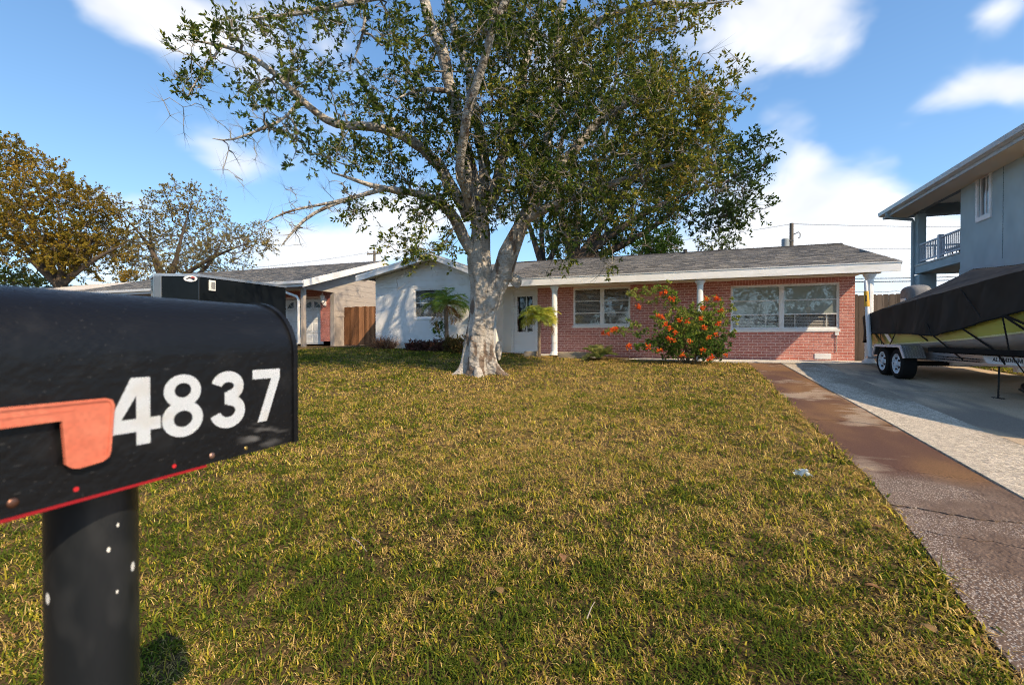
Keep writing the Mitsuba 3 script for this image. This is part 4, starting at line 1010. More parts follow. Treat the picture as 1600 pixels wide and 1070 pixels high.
m = MB().prism([(CX - 1.09, 1.0), (CX - 1.03, .962), (CX - .55, .83), (CX, .72), (CX + .55, .83), (CX + 1.03, .962), (CX + 1.09, 1.0), (CX + 1.14, 1.66), (CX - 1.14, 1.66)], 'y', 13.02, 13.06, col=(.5, .5, .45))
put('transom', m, 'mat_paint', False, bt, vcol=True)
for y, c_ in ((12.45, (.55, .28, .04)), (12.1, (.55, .28, .04)), (11.75, (.75, .75, .66))):       # slanted graphics on the stern quarter
    put('graphic', MB().hexa([(4.142, y, 1.07), (4.150, y, 1.07), (4.150, y - .13, 1.07), (4.142, y - .13, 1.07), (4.126, y + .22, 1.24), (4.134, y + .22, 1.24), (4.134, y + .05, 1.24), (4.126, y + .05, 1.24)], c_), 'mat_gloss', False, bt, vcol=True)
om = numbered(bt + '__outboard_motor')
cow = trimesh.creation.icosphere(3, 1.0); v = np.array(cow.vertices); v = np.sign(v) * np.abs(v) ** .6
v = v * [.24, .36, .27] + [5.36, 13.75, 2.14]
put('cowl', MB().add(v, cow.faces, (.16, .165, .175)), 'mat_paint', 50, om, vcol=True)
put('badge', MB().box((5.10, 13.62, 2.02), (5.13, 13.86, 2.10), bev=.004, col=(.7, .7, .7)), 'mat_paint', False, om, vcol=True)
put('leg', MB().box((5.26, 13.6, .75), (5.46, 13.85, 1.92), bev=.03, col=(.10, .105, .11)).box((5.28, 13.08, 1.25), (5.44, 13.6, 1.6), col=(.1, .1, .11)), 'mat_paint', False, om, vcol=True)

# fitted cover
YC = np.array([13.35, 13.1, 12.6, 12.1, 11.3, 10.55, 9.95, 9.80, 9.4, 9.04, 8.5, 8.06, 7.6, 7.0, 6.4, 5.8, 5.2, 4.75])
zb = np.interp(YC, [4.75, 5.8, 7.0, 7.67, 8.06, 9.04, 9.85, 10.55, 12.1, 12.6, 13.1, 13.35], [1.98, 1.72, 1.58, 1.515, 1.46, 1.295, 1.185, 1.228, 1.25, 1.25, 1.06, 1.04])
zg = np.interp(YC, [4.75, 5.8, 7.67, 9.07, 10.35, 11.84, 12.67, 13.1, 13.35], [2.24, 2.15, 2.02, 1.93, 1.84, 1.775, 1.71, 1.66, 1.50])
hb = np.interp(YC, ST[::-1], HB[::-1]) + .050; hb = np.where(YC > 13.05, hb * np.interp(YC, [13.05, 13.1, 13.35], [1, 1.0, .93]), hb)
zt = np.interp(YC, [4.75, 6, 7.5, 9.0, 10.1, 10.8, 11.35, 11.7, 12.5, 13.1, 13.35], [2.25, 2.2, 2.2, 2.30, 2.36, 2.42, 2.47, 2.43, 2.20, 1.80, 1.52])
def fine(a, n=90):
    return np.interp(np.linspace(0, 1, n), np.linspace(0, 1, len(a)), a)
yy = np.linspace(13.35, 4.75, 150)
f_ = lambda a: np.interp(yy, YC[::-1], a[::-1])
zb, zg, hb, zt = map(f_, (zb, zg, hb, zt))
q = np.concatenate([np.linspace(0, 1, 10), np.linspace(0, 1, 12)[1:]])
rows = []
for i in range(len(yy)):
    def half(s_):
        skirt = np.linspace(0, 1, 11); x = CX + s_ * (hb[i] - .02 * (1 - skirt) - .012 * np.sin(skirt * np.pi)); z = zb[i] + (zg[i] - zb[i]) * skirt
        tt = np.linspace(0, 1, 12)[1:]
        X = CX + s_ * hb[i] * (1 - tt); Z = zg[i] + (zt[i] - zg[i]) * (tt * .93 + .07 * np.sin(tt * np.pi / 2)) - .035 * np.sin(tt * np.pi)
        return np.stack([np.concatenate([x, X]), np.full(22, yy[i]), np.concatenate([z, Z])], 1)
    l, r_ = half(-1), half(1)
    rows.append(np.vstack([l, r_[::-1][1:]]))
v, f = loft(rows); v = np.asarray(v)
skirt_w = sm(2.2, 1.2, v[:, 2])
drape = (meshkit.fbm(np.stack([v[:, 1] * 3.4 + v[:, 2] * 1.3, v[:, 2] * .6, v[:, 0] * .3], -1), 4, 8) - .5)
pull = 0
for yc in (12.35, 11.35, 9.85, 9.04, 8.06):
    pull = pull + np.exp(-((v[:, 1] - yc - .35 * (v[:, 2] - 1.2)) / .07) ** 2) * .022
v[:, 0] += np.sign(v[:, 0] - CX) * np.maximum(drape * .17 * skirt_w - pull * 1.3 * skirt_w + .012, -.012)
v[:, 2] += (meshkit.fbm(v * 1.5, 3, 4) - .5) * .05 * (1 - skirt_w)
cv = thing('boat_cover', 'black fabric cover stretched over the boat', 'cover')
n = len(rows[0])
end = np.vstack([v[:n], v[:n].mean(0) - [0, -.02, .25]]); ef = [[j, j + 1, n] for j in range(n - 1)]
put('canvas', MB().add(v, f).add(end, ef), 'mat_canvas', 50, cv)
put('hem', MB().tube([p + np.array([-.006, 0, 0]) for p in v[0::n][4:]], .011, 6, col=(.01, .01, .01)), 'mat_rough', False, cv, vcol=True)
for y, pts in ((10.55, [(1.84, 10.35), (1.185, 9.86)]), (9.1, [(1.93, 9.06), (1.45, 8.55)])):
    p_ = [np.array([CX - np.interp(a[1], yy[::-1], hb[::-1]) - .010, a[1], a[0]]) for a in pts]
    put('seam', MB().tube([p_[0] + (p_[1] - p_[0]) * t for t in np.linspace(0, 1, 8)], .008, 5, col=(.028, .026, .026)), 'mat_rough', False, cv, vcol=True)
for a, b in (((4.10, 12.35, 1.25), (4.16, 12.05, 1.0)), ((4.10, 12.1, 1.25), (4.10, 12.0, .99)), ((4.10, 11.35, 1.25), (4.10, 11.62, 1.0)), ((4.10, 10.42, 1.23), (4.28, 10.05, .93)), ((4.08, 9.84, 1.19), (4.29, 9.42, .80)), ((4.09, 9.02, 1.30), (4.24, 8.55, .98)), ((4.24, 8.55, .98), (4.29, 8.4, .78)),
             ((4.10, 8.1, 1.46), (4.14, 8.02, .95)), ((4.14, 8.02, .95), (4.32, 8.0, .62)), ((4.10, 8.08, 1.45), (4.22, 7.3, .98)), ((4.10, 8.07, 1.46), (4.2, 7.0, 1.05))):
    a, b = np.array(a), np.array(b); d = unit(b - a); s_ = np.cross(d, [1, 0, 0]) * .016
    put('strap', MB().hexa([a - s_, a + s_, a + s_ + [.004, 0, 0], a - s_ + [.004, 0, 0], b - s_, b + s_, b + s_ + [.004, 0, 0], b - s_ + [.004, 0, 0]], BLK), 'mat_rough', False, cv, vcol=True)

# ------------------------------------------------------------------ poles and wires
def pole(label, x, y, z0, z1, cross, transformer):
    t = thing('utility_pole', label, 'utility pole')
    put('shaft', MB().tube([(x, y, z0), (x, y, z1)], [.15, .12], 12, col=(.16, .135, .11)), 'mat_rough', 40, t, vcol=True)
    if cross:
        put('crossarm', MB().box((x - .8, y - .12, z1 - .35), (x + .8, y - .02, z1 - .22), col=(.2, .17, .14)), 'mat_rough', False, t, vcol=True)
        for q in (-.7, .7):
            put('insulator', MB().tube([(x + q, y - .07, z1 - .22), (x + q, y - .07, z1 - .02)], .05, 8, col=(.3, .3, .3)), 'mat_paint', 40, t, vcol=True)
    if transformer:
        put('transformer', MB().tube([(x - .38, y - .1, z1 - 1.85), (x - .38, y - .1, z1 - 1.05), (x - .38, y - .1, z1 - 1.0)], [.22, .22, .17], 14, col=(.30, .34, .37)), 'mat_paint', 40, t, vcol=True)
        put('bracket', MB().tube([(x + .1, y - .05, z1 - .75), (x + .38, y - .1, z1 - .62), (x + .48, y - .1, z1 - .75), (x + .46, y - .1, z1 - .98), (x + .36, y - .1, z1 - 1.0)], .03, 6, col=(.1, .1, .1)).box((x - .2, y - .14, z1 - 1.2), (x + .1, y - .05, z1 - 1.1), col=(.1, .1, .1)), 'mat_paint', False, t, vcol=True)
    return t


pole('weathered utility pole with a grey transformer can beyond the brick house', 7.0, 35.0, .5, 8.68, False, True)
pole('short utility pole with crossarm beyond the left house roof', -27.8, 38.0, .5, 9.6, True, False)


def wire(label, pts, r=.018, sag=.25, group=None):
    pts = [np.array(p) for p in pts]; out = []
    for a, b in zip(pts, pts[1:]):
        s_ = np.linspace(0, 1, 24)[:, None]
        out.append(a + (b - a) * s_ - np.array([0, 0, 1]) * sag * 4 * s_ * (1 - s_))
    k = put('power_line', MB().tube(np.vstack([o if i == 0 else o[1:] for i, o in enumerate(out)]), r, 4, col=(.03, .03, .03)), 'mat_rough', 40, None, vcol=True)
    labels[k] = {'label': label, 'category': 'wire'}


top = np.array([7.0, 34.9, 8.62])
wire('uppermost power line, running from the pole top to the right behind the blue house', [top, at(1800, 350, 40)], .014)
wire('thin power line running from the pole top down to the left behind the trees', [top, at(930, 388, 40)], .012, .2)
wire('power line above the roof end, second from the top right of the pole', [at(1236, 388, 36), at(1800, 388, 42)], .014, .1)
wire('upper of the two thick power lines above the grey fence', [at(1160, 433, 34), at(1480, 433, 34), at(1700, 426, 34)], .028, .12)
wire('lower of the two thick power lines above the grey fence', [at(1160, 438, 33), at(1480, 438, 33), at(1700, 432, 33)], .030, .12)
wire('lowest power line just above the fence top', [at(1300, 453, 33), at(1400, 455, 33), at(1560, 462, 33)], .016, .1)
wire('faint power line running to the short pole beyond the left house', [at(250, 428, 40), (-27.8, 37.9, 9.5)], .014, .35)


# ------------------------------------------------------------------ trees
def resample(pts, rad, step):
    p, r = np.asarray(pts, float), np.asarray(rad, float)
    d = np.concatenate([[0], np.cumsum(np.linalg.norm(np.diff(p, axis=0), axis=1))])
    from scipy.interpolate import PchipInterpolator
    t = np.linspace(0, d[-1], max(3, int(d[-1] / step) + 1))
    q = PchipInterpolator(d, p)(t)
    for _ in range(3):                   # rounds the bends
        q[1:-1] = q[1:-1] * .4 + (q[:-2] + q[2:]) * .3
    return q, np.interp(t, d, r)


def grow(limbs, targets, r, step=.35, tip=.006, wob=.05, up=.06, power=.5, bias=.0):
    """Branches out from the limbs (polylines with radii) to every target, each from the nearest wood there is by then. Returns (chains, directions at the targets)."""
    pos = np.zeros((len(targets) * 16 + 6000, 3)); par = np.full(len(pos), -1); lim = np.zeros(len(pos)); n = 0
    for p, rd in limbs:
        k = len(p); pos[n:n + k] = p; lim[n:n + k] = rd; par[n + 1:n + k] = np.arange(n, n + k - 1); n += k
    from scipy.spatial import cKDTree
    d0 = cKDTree(pos[:n]).query(targets)[0]
    chains, dirs, used = [], np.zeros((len(targets), 3)), np.zeros(len(pos)); first = n
    load = np.zeros(len(pos))
    for ti in np.argsort(d0):
        t = targets[ti]
        dv = pos[:n] - t; dist = np.sqrt((dv ** 2).sum(1)) + bias * np.maximum(0, pos[:n, 2] - t[2])
        a = int(np.argmin(dist)); L = np.linalg.norm(dv[a])
        m = max(2, int(L / step) + 1); s_ = np.linspace(0, 1, m + 1)[1:, None]
        e = r.normal(0, wob, (m, 3)) * L * (s_ * (1 - s_) * 4) ** .5
        q = pos[a] + (t - pos[a]) * s_ + e + np.array([0, 0, up]) * L * np.sin(np.pi * s_)
        m = min(m, len(pos) - n)
        if m < 2:
            continue
        pos[n:n + m] = q[:m]; par[n] = a; par[n + 1:n + m] = np.arange(n, n + m - 1)
        chains.append((a, n, n + m)); load[n + m - 1] += 1
        dirs[ti] = unit(q[-1] - (q[-2])); n += m
    for i in range(n - 1, first - 1, -1):
        load[par[i]] += load[i]
    rad = np.where(np.arange(len(pos)) < first, lim, tip * np.maximum(load, 1) ** power)
    for i in range(first, n):
        if par[i] >= 0:
            rad[i] = min(rad[i], max(rad[par[i]] * .85, tip))
    return [(np.vstack([pos[a], pos[s_:e]]), np.concatenate([[min(rad[a], rad[s_] * 1.25)], rad[s_:e]])) for a, s_, e in chains], dirs


def leaf_mesh(base, dirs, L, W, col, r, fold=.25):
    n = len(base); d = unit(dirs)
    side = unit(np.cross(d, r.normal(0, 1, (n, 3)))); nrm = np.cross(side, d)
    L, W = L[:, None], W[:, None]
    mid = base + d * L * .5
    v = np.stack([base, mid + side * W + nrm * W * fold, base + d * L, mid - side * W + nrm * W * fold], 1).reshape(-1, 3)
    o = np.arange(n)[:, None] * 4
    return v, np.concatenate([o + [0, 1, 2], o + [0, 2, 3]], 0), np.repeat(col, 4, 0)


def foliage(targets, dirs, r, per, spread, L, ratio, palette, weights, tone=None, droop=.25, patch=.6, twigs=True, tw=.004):
    """Sprays of leaves round each target: short twigs with leaves along them. Returns (leaves, twigs)."""
    nt = len(targets); k = 5
    base = np.repeat(targets, k, 0); d = np.repeat(dirs, k, 0)
    td = unit(d * .7 + r.normal(0, .75, (nt * k, 3)) + np.array([0, 0, .30]))
    ln = spread * r.uniform(.4, 1.1, nt * k)
    per_t = max(1, per // k)
    s_ = 1.04 - .62 * r.uniform(0, 1, (nt * k, per_t)) ** 1.7
    lb = base[:, None] + td[:, None] * (ln[:, None] * s_)[..., None]
    ld = unit(td[:, None] * .75 + r.normal(0, .62, (nt * k, per_t, 3)) + np.array([0, 0, .3 - droop]))
    lb, ld = lb.reshape(-1, 3), ld.reshape(-1, 3); n = len(lb)
    pal = np.array(palette); cum = np.cumsum(weights) / np.sum(weights)
    u = r.uniform(0, 1, n) * (1 - patch) + patch * np.repeat(np.clip(meshkit.fbm(targets * .9 + 5, 3, 77) * 1.7 - .35 + r.normal(0, .12, nt), 0, .999), k * per_t)
    if tone is not None:
        u = np.clip(u + np.repeat(tone, k * per_t), 0, .999)
    col = pal[np.searchsorted(cum, u)] * r.uniform(.7, 1.3, (n, 1))
    ll = L * r.uniform(.65, 1.25, n)
    leaves = leaf_mesh(lb, ld, ll, ll * ratio * .5, col, r)
    tm = None
    if twigs:
        a, b = base, base + td * ln[:, None] * .95
        s1 = unit(np.cross(td, [0.3, .2, 1])) * tw; s2 = np.cross(td, s1)
        v = np.stack([a + s1, a - s1 * .5 + s2, a - s1 * .5 - s2, b], 1).reshape(-1, 3); o = np.arange(len(a))[:, None] * 4
        tm = (v, np.concatenate([o + [0, 1, 3], o + [1, 2, 3], o + [2, 0, 3]], 0))
    return leaves, tm


def wood_mesh(chains, sides=5):
    m = MB()
    for p, rd in chains:
        m.tube(p, rd, sides if rd[0] > .02 else 4 if rd[0] > .009 else 3, cap=False)
    return m


# the big pale barked tree on the lawn
TZ = 10.4
r = np.random.default_rng(5)
tree = thing('shade_tree', 'large spreading shade tree with pale grey forked trunk on the front lawn', 'tree')
P = lambda pts: [(at(x, y, Z), R) for x, y, Z, R in pts]
def limb(pts, step=.22):
    a = P(pts); return resample([q[0] for q in a], [q[1] for q in a], step)
TRUNK = [(754, 592, 10.4, .40), (752, 577, 10.4, .375), (749.5, 565, 10.4, .355), (749.5, 544, 10.4, .33), (751, 524, 10.4, .295), (754, 497, 10.4, .272), (756, 472, 10.4, .272), (756, 448, 10.4, .275), (752, 428, 10.4, .27), (749, 405, 10.4, .255), (750, 390, 10.4, .225), (752, 365, 10.4, .20), (747, 330, 10.4, .195), (741, 298, 10.35, .18), (734, 259, 10.3, .145), (728, 226, 10.2, .11)]
def trunk_mesh():
    p, rd = limb(TRUNK, .055)
    n = 72; a = np.arange(n) * 2 * np.pi / n; zg_ = height(-4.45, 10.1) - .06
    rows = []
    for q, R in zip(p, rd):
        h = q[2] - zg_
        fl = np.exp(-max(h, 0) / .13)
        ridge = .075 * np.cos(5 * a + 1.1) + .05 * np.cos(8 * a + 2.5) + .035 * np.cos(3 * a)
        lobes = np.clip(np.cos(5 * a + .6), 0, 1) ** 2 * .55 + np.clip(np.cos(7 * a + 2.0), 0, 1) ** 2 * .3
        nz = meshkit.fbm(np.stack([np.cos(a) * 1.9, np.sin(a) * 1.9, np.full(n, q[2] * 1.6)], -1), 4, 3) - .5
        rr = R * (1 + ridge * (.7 + 1.3 * math.exp(-h / .8)) + nz * .20) + fl * (.0 + lobes * .40)
        rows.append(np.stack([q[0] + rr * np.cos(a), q[1] + rr * np.sin(a), np.full(n, q[2])], 1))
    v = np.vstack(rows); i, j = np.meshgrid(np.arange(len(rows) - 1), np.arange(n), indexing='ij')
    f = np.stack([i * n + j, i * n + (j + 1) % n, (i + 1) * n + (j + 1) % n, (i + 1) * n + j], -1).reshape(-1, 4)
    v = np.vstack([v, rows[-1].mean(0) + [0, 0, .05]]); k = len(v) - 1; o = (len(rows) - 1) * n
    m = MB().add(v, f); m.add(v, np.stack([o + np.arange(n), o + (np.arange(n) + 1) % n, np.full(n, k)], 1))
    return m
LIMBS = {
    'right': [(752, 548, 10.4, .12), (755, 515, 10.4, .15), (761, 484, 10.35, .185), (773, 452, 10.3, .225), (786, 425, 10.25, .24), (793, 402, 10.2, .225), (802, 378, 10.1, .20), (812, 352, 10.1, .165), (838, 310, 10.1, .135), (873, 271, 10.1, .115), (900, 231, 10.0, .105), (931, 194, 9.9, .095), (967, 169, 9.5, .08), (1010, 150, 9.1, .06), (1070, 140, 8.8, .04), (1120, 150, 8.6, .015)],
    'low_left': [(742, 400, 10.4, .15), (726, 365, 10.3, .135), (711, 336, 10.2, .115), (688, 314, 10.0, .10), (652, 302, 9.8, .08), (594, 296, 9.5, .055), (550, 278, 9.2, .035), (520, 271, 9.1, .012)],
    'far_left': [(733, 345, 10.4, .13), (705, 290, 10.2, .125), (672, 243, 9.9, .115), (640, 220, 9.7, .105), (613, 204, 9.5, .09), (580, 199, 9.3, .085), (546, 198, 9.1, .08), (511, 200, 9.0, .07), (492, 180, 8.9, .065), (472, 157, 8.8, .058), (429, 114, 8.6, .05), (389, 86, 8.5, .04), (350, 72, 8.4, .028), (319, 69, 8.3, .02), (296, 66, 8.3, .008)],
    'tall': [(741, 335, 10.4, .16), (730, 270, 10.1, .15), (717, 204, 9.9, .125), (708, 149, 9.7, .12), (693, 86, 9.6, .118), (680, 50, 9.55, .112), (667, 12, 9.5, .10), (655, -50, 9.5, .08), (630, -150, 9.3, .05), (600, -230, 9.2, .015)],
    'tall2': [(758, 310, 10.6, .14), (748, 200, 11.0, .11), (726, 95, 11.3, .10), (703, 20, 11.5, .09), (690, -60, 11.6, .065), (685, -170, 11.8, .02)],
    'mid': [(762, 330, 10.6, .14), (790, 235, 11.0, .12), (818, 120, 11.3, .10), (829, 67, 11.4, .095), (845, 4, 11.6, .08), (855, -100, 11.8, .05), (860, -200, 12.0, .015)],
    'pale': [(806, 372, 10.3, .14), (838, 290, 10.9, .12), (861, 204, 11.0, .11), (871, 149, 11.0, .10), (872, 90, 11.0, .09), (869, 39, 10.9, .085), (882, 2, 10.9, .075), (910, -80, 10.9, .05), (930, -170, 11, .015)],
    'upper_right': [(871, 130, 11.0, .09), (888, 92, 10.7, .085), (908, 59, 10.5, .08), (935, 31, 10.2, .07), (982, 20, 10.0, .055), (1014, 6, 9.8, .045), (1080, 12, 9.6, .03), (1143, 5, 9.4, .01)],
    'cross': [(752, 171, 9.6, .035), (725, 152, 9.65, .05), (708, 146, 9.7, .06), (680, 140, 9.4, .045), (652, 141, 9.2, .035), (621, 157, 9.0, .012)],
    'top_left': [(672, -20, 9.5, .08), (620, -5, 9.2, .06), (565, 5, 8.9, .05), (511, 15, 8.7, .045), (480, 24, 8.6, .04), (430, 30, 8.5, .03), (389, 33, 8.4, .012)],
    'hang1': [(600, 296, 9.5, .05), (570, 305, 9.4, .042), (535, 314, 9.3, .038), (495, 330, 9.2, .033), (464, 353, 9.1, .028), (450, 372, 9.05, .02), (440, 385, 9.0, .006)],
    'hang2': [(540, 312, 9.3, .03), (500, 322, 9.15, .026), (456, 327, 9.0, .022), (430, 338, 8.95, .016), (412, 350, 8.9, .005)],
    'hang3': [(470, 157, 8.8, .03), (440, 195, 8.6, .025), (400, 205, 8.5, .022), (362, 225, 8.4, .018), (350, 232, 8.4, .014), (334, 218, 8.4, .006)],
    'hang4': [(352, 72, 8.4, .025), (335, 95, 8.3, .02), (305, 130, 8.25, .016), (292, 160, 8.2, .005)],
    'drop1': [(570, 2, 8.9, .03), (572, 24, 8.85, .028), (575, 48, 8.8, .026), (564, 72, 8.8, .024), (556, 92, 8.8, .012)],
    'thin1': [(975, 43, 9.8, .02), (962, 94, 9.7, .028), (961, 129, 9.7, .025), (951, 196, 9.7, .018), (946, 236, 9.7, .006)],
    'thin2': [(800, 300, 9.9, .02), (778, 302, 9.7, .03), (762, 280, 9.7, .028), (752, 240, 9.8, .02)],
    'thin3': [(982, 180, 9.3, .015), (1003, 205, 9.2, .018), (1027, 235, 9.2, .006)],
    'thin4': [(886, 138, 9.8, .02), (905, 160, 9.6, .018), (928, 183, 9.5, .006)],
    'back': [(812, 350, 10.1, .10), (870, 318, 9.7, .085), (950, 290, 9.3, .065), (1020, 265, 9.0, .045), (1080, 250, 8.8, .02)],
    'toward': [(735, 330, 10.2, .11), (720, 260, 9.2, .09), (745, 130, 8.2, .075), (800, -20, 7.4, .05), (850, -120, 7.0, .02)],
}
limbs = {k_: limb(v_) for k_, v_ in LIMBS.items()}
tm = trunk_mesh()
put('trunk', tm, 'mat_bark_pale', True, tree)
for k_, (p_, r_) in limbs.items():
    jit = (meshkit.fbm(p_ * 1.7 + len(k_), 3, 9)[:, None] - .5) * np.minimum(.16, r_[:, None] * 1.6)
    p_ = p_ + jit * np.array([1, 1, .6]); limbs[k_] = (p_, r_)
    rr_ = r_ * (1 + .25 * (meshkit.fbm(p_ * 4, 2, 6) - .5))
    put('limb', MB().tube(p_, rr_, 28 if r_.max() > .1 else 14), 'mat_bark_pale', True, tree)
b = trimesh.creation.icosphere(3, .11); b.vertices *= [1.1, 1, 1.5]; b.vertices += at(806, 440, 10.35)
b.vertices += (meshkit.fbm(b.vertices * 8, 3, 2)[:, None] - .5) * .06
put('burl', MB().mesh(b), 'mat_bark_pale', True, tree)
b = trimesh.creation.icosphere(3, .12); b.vertices *= [.6, 1, 1.9]; b.vertices += at(779, 548, 10.9); put('burl', MB().mesh(b), 'mat_bark_pale', True, tree)
BLOBS = [  # x, y, rx, ry (photograph), distance, depth, count of sprays
    (315, 88, 34, 38, 8.3, .5, 12), (300, 135, 22, 30, 8.25, .4, 6), (385, 55, 55, 32, 8.5, .6, 20), (420, 150, 65, 42, 8.6, .7, 22), (480, 110, 55, 50, 8.8, .9, 20), (500, 35, 80, 28, 8.7, .8, 24), (600, 40, 55, 45, 9.1, 1, 26),
    (450, 200, 55, 32, 8.6, .6, 13), (520, 235, 75, 34, 9.0, .9, 26), (560, 140, 60, 50, 9.1, 1, 22), (620, 170, 55, 55, 9.4, 1.1, 34), (590, 250, 60, 38, 9.4, 1, 28), (550, 325, 60, 26, 9.3, .8, 12), (640, 320, 45, 45, 9.8, 1, 24), (660, 385, 32, 24, 9.6, .7, 15), (620, 385, 25, 18, 9.6, .6, 6), (700, 385, 18, 20, 9.9, .5, 6),
    (655, 110, 45, 70, 9.6, 1.4, 44), (690, 215, 50, 60, 9.9, 1.4, 46), (680, 300, 42, 40, 10, 1.2, 24), (705, 350, 18, 30, 10.2, .8, 5),
    (745, 50, 80, 70, 10.2, 2.4, 120), (840, 60, 85, 70, 10.6, 2.6, 150), (770, 165, 75, 75, 9.8, 2.0, 110), (850, 175, 80, 75, 10.3, 2.4, 150), (800, 270, 72, 55, 9.9, 1.8, 100), (880, 285, 80, 52, 9.6, 1.6, 92), (870, 350, 45, 28, 9.6, 1.0, 22), (880, 403, 22, 20, 9.4, .4, 8), (943, 412, 10, 12, 9.8, .3, 4), (760, 345, 40, 25, 9.9, .9, 16),
    (950, 60, 75, 55, 9.7, 1.8, 80), (1040, 35, 75, 24, 9.2, 1.0, 30), (1120, 8, 30, 14, 9.4, .5, 6), (960, 145, 85, 70, 9.2, 1.8, 130), (1060, 165, 72, 70, 8.8, 1.4, 95), (1125, 175, 28, 50, 8.7, .8, 18), (1000, 245, 85, 62, 9.2, 1.7, 115), (1090, 245, 50, 55, 8.9, 1.2, 50), (960, 315, 70, 40, 9.4, 1.3, 44), (1140, 110, 20, 20, 9.5, .5, 4), (1040, 320, 30, 25, 9.2, .6, 7),
    (700, -110, 190, 75, 9.6, 3.2, 150), (920, -110, 170, 75, 9.6, 2.4, 130), (800, -230, 170, 55, 10.4, 3.0, 90), (520, -70, 90, 45, 8.9, 1.4, 30), (1060, -60, 70, 35, 9.9, 1.5, 30), (790, -20, 80, 70, 7.6, 1.0, 50)]
tg, tone = [], []
for x, y, rx, ry, Z, dz, n in BLOBS:
    q = r.normal(0, 1, (n, 3)); q = (unit(q) * r.uniform(.1, 1, (n, 1)) ** .42)[:max(4, int(n * .85))]
    for a, b_, c_ in q:
        tg.append(at(x + rx * a, y + ry * b_, Z + dz * c_)); tone.append(.22 * float(sm(850, 1150, x + rx * a)) - .12 * float(sm(650, 450, x)))
tg, tone = np.array(tg), np.array(tone)
nb_ = 330                                     # bare grey twigs that end without leaves
bare = tg[r.integers(0, len(tg), nb_)] + r.normal(0, .42, (nb_, 3)) + [0, 0, -.15]
for k_ in ('hang1', 'hang2', 'hang3', 'hang4', 'low_left', 'far_left', 'top_left'):        # twiggy ends
    p_ = limbs[k_][0]; q = p_[r.integers(len(p_) // 3, len(p_), 14)]
    bare = np.vstack([bare, q + r.normal(0, .20, (14, 3)) + [0, 0, -.08]])
chains, dirs = grow(list(limbs.values()), np.vstack([tg, bare]), r, step=.16, tip=.0068, wob=.15, up=.07, power=.5)
put('branches', wood_mesh(chains, 6), 'mat_twig', True, tree); labels[tree + '__branches'] = {'kind': 'stuff'}
LEAFC = [(.030, .058, .013), (.055, .092, .020), (.105, .140, .029), (.19, .20, .037), (.30, .26, .045), (.38, .25, .05)]
lv, tw = foliage(tg, dirs[:len(tg)], r, 55, .36, .092, .40, LEAFC, [2.2, 2.8, 3, 2.6, 1.6, .6], tone, patch=.45)
put('leaves', MB().add(*lv), 'mat_leaf', False, tree, vcol=True); labels[tree + '__leaves'] = {'kind': 'stuff'}
m = MB().add(*tw)
_, tw2 = foliage(bare, dirs[len(tg):], r, 5, .5, .05, .4, LEAFC, [1] * 6, tw=.0035)
m.add(*tw2); put('twigs', m, 'mat_twig', False, tree); labels[tree + '__twigs'] = {'kind': 'stuff'}


def crown_tree(name, label, base, trunk_r, limb_ends, blobs, per, spread, L, ratio, palette, weights, seed, barkm='mat_bark', fork=.35, tip=.012, step=.6, group=None):
    """A tree from its base, the ends of its main limbs and the clumps of its crown, all in metres: clumps are (x, y, z, rx, ry, rz, sprays)."""
    r = np.random.default_rng(seed); t = thing(name, label, 'tree', group)
    base = np.array(base, float); ends = [np.array(e, float) for e in limb_ends]
    fk_ = base + (np.mean(ends, 0) - base) * fork
    tp, trd = resample([base - [0, 0, .2], base + (fk_ - base) * .5 + r.normal(0, .05, 3), fk_], [trunk_r * 1.25, trunk_r, trunk_r * .85], step)
    put('trunk', MB().tube(tp, trd, 14), barkm, True, t)
    lm = [(tp[-3:], trd[-3:])]
    for e in ends:
        mid = fk_ + (e - fk_) * .5 + r.normal(0, .12, 3) * np.linalg.norm(e - fk_) * .6 + [0, 0, .05 * np.linalg.norm(e - fk_)]
        p, rd = resample([fk_, mid, e], [trunk_r * .62, trunk_r * .36, tip * 2], step)
        put('limb', MB().tube(p, rd, 8), barkm, True, t); lm.append((p, rd))
    q = []
    for x, y, z, rx, ry, rz, n in blobs:
        o = unit(r.normal(0, 1, (n, 3))) * r.uniform(.15, 1, (n, 1)) ** .4
        q.append(np.array([x, y, z]) + o * [rx, ry, rz])
    q = np.vstack(q)
    ch, d = grow(lm, q, r, step=step, tip=tip, wob=.08)
    put('branches', wood_mesh(ch, 5), barkm, True, t); labels[t + '__branches'] = {'kind': 'stuff'}
    lv, tw = foliage(q, d, r, per, spread, L, ratio, palette, weights, patch=.55, tw=tip * .7)
    put('leaves', MB().add(*lv), 'mat_leaf', False, t, vcol=True); labels[t + '__leaves'] = {'kind': 'stuff'}
    m = MB().add(*tw); put('twigs', m, barkm, False, t); labels[t + '__twigs'] = {'kind': 'stuff'}
    return t


def W(x, y, Z):
    return tuple(at(x, y, Z))


def B(x, y, rx, ry, Z, dz, n):          # a clump of a crown: rx, ry in points of the photograph
    p = at(x, y, Z); s_ = Z / FPX
    return (*p, rx * s_, dz, ry * s_, n)


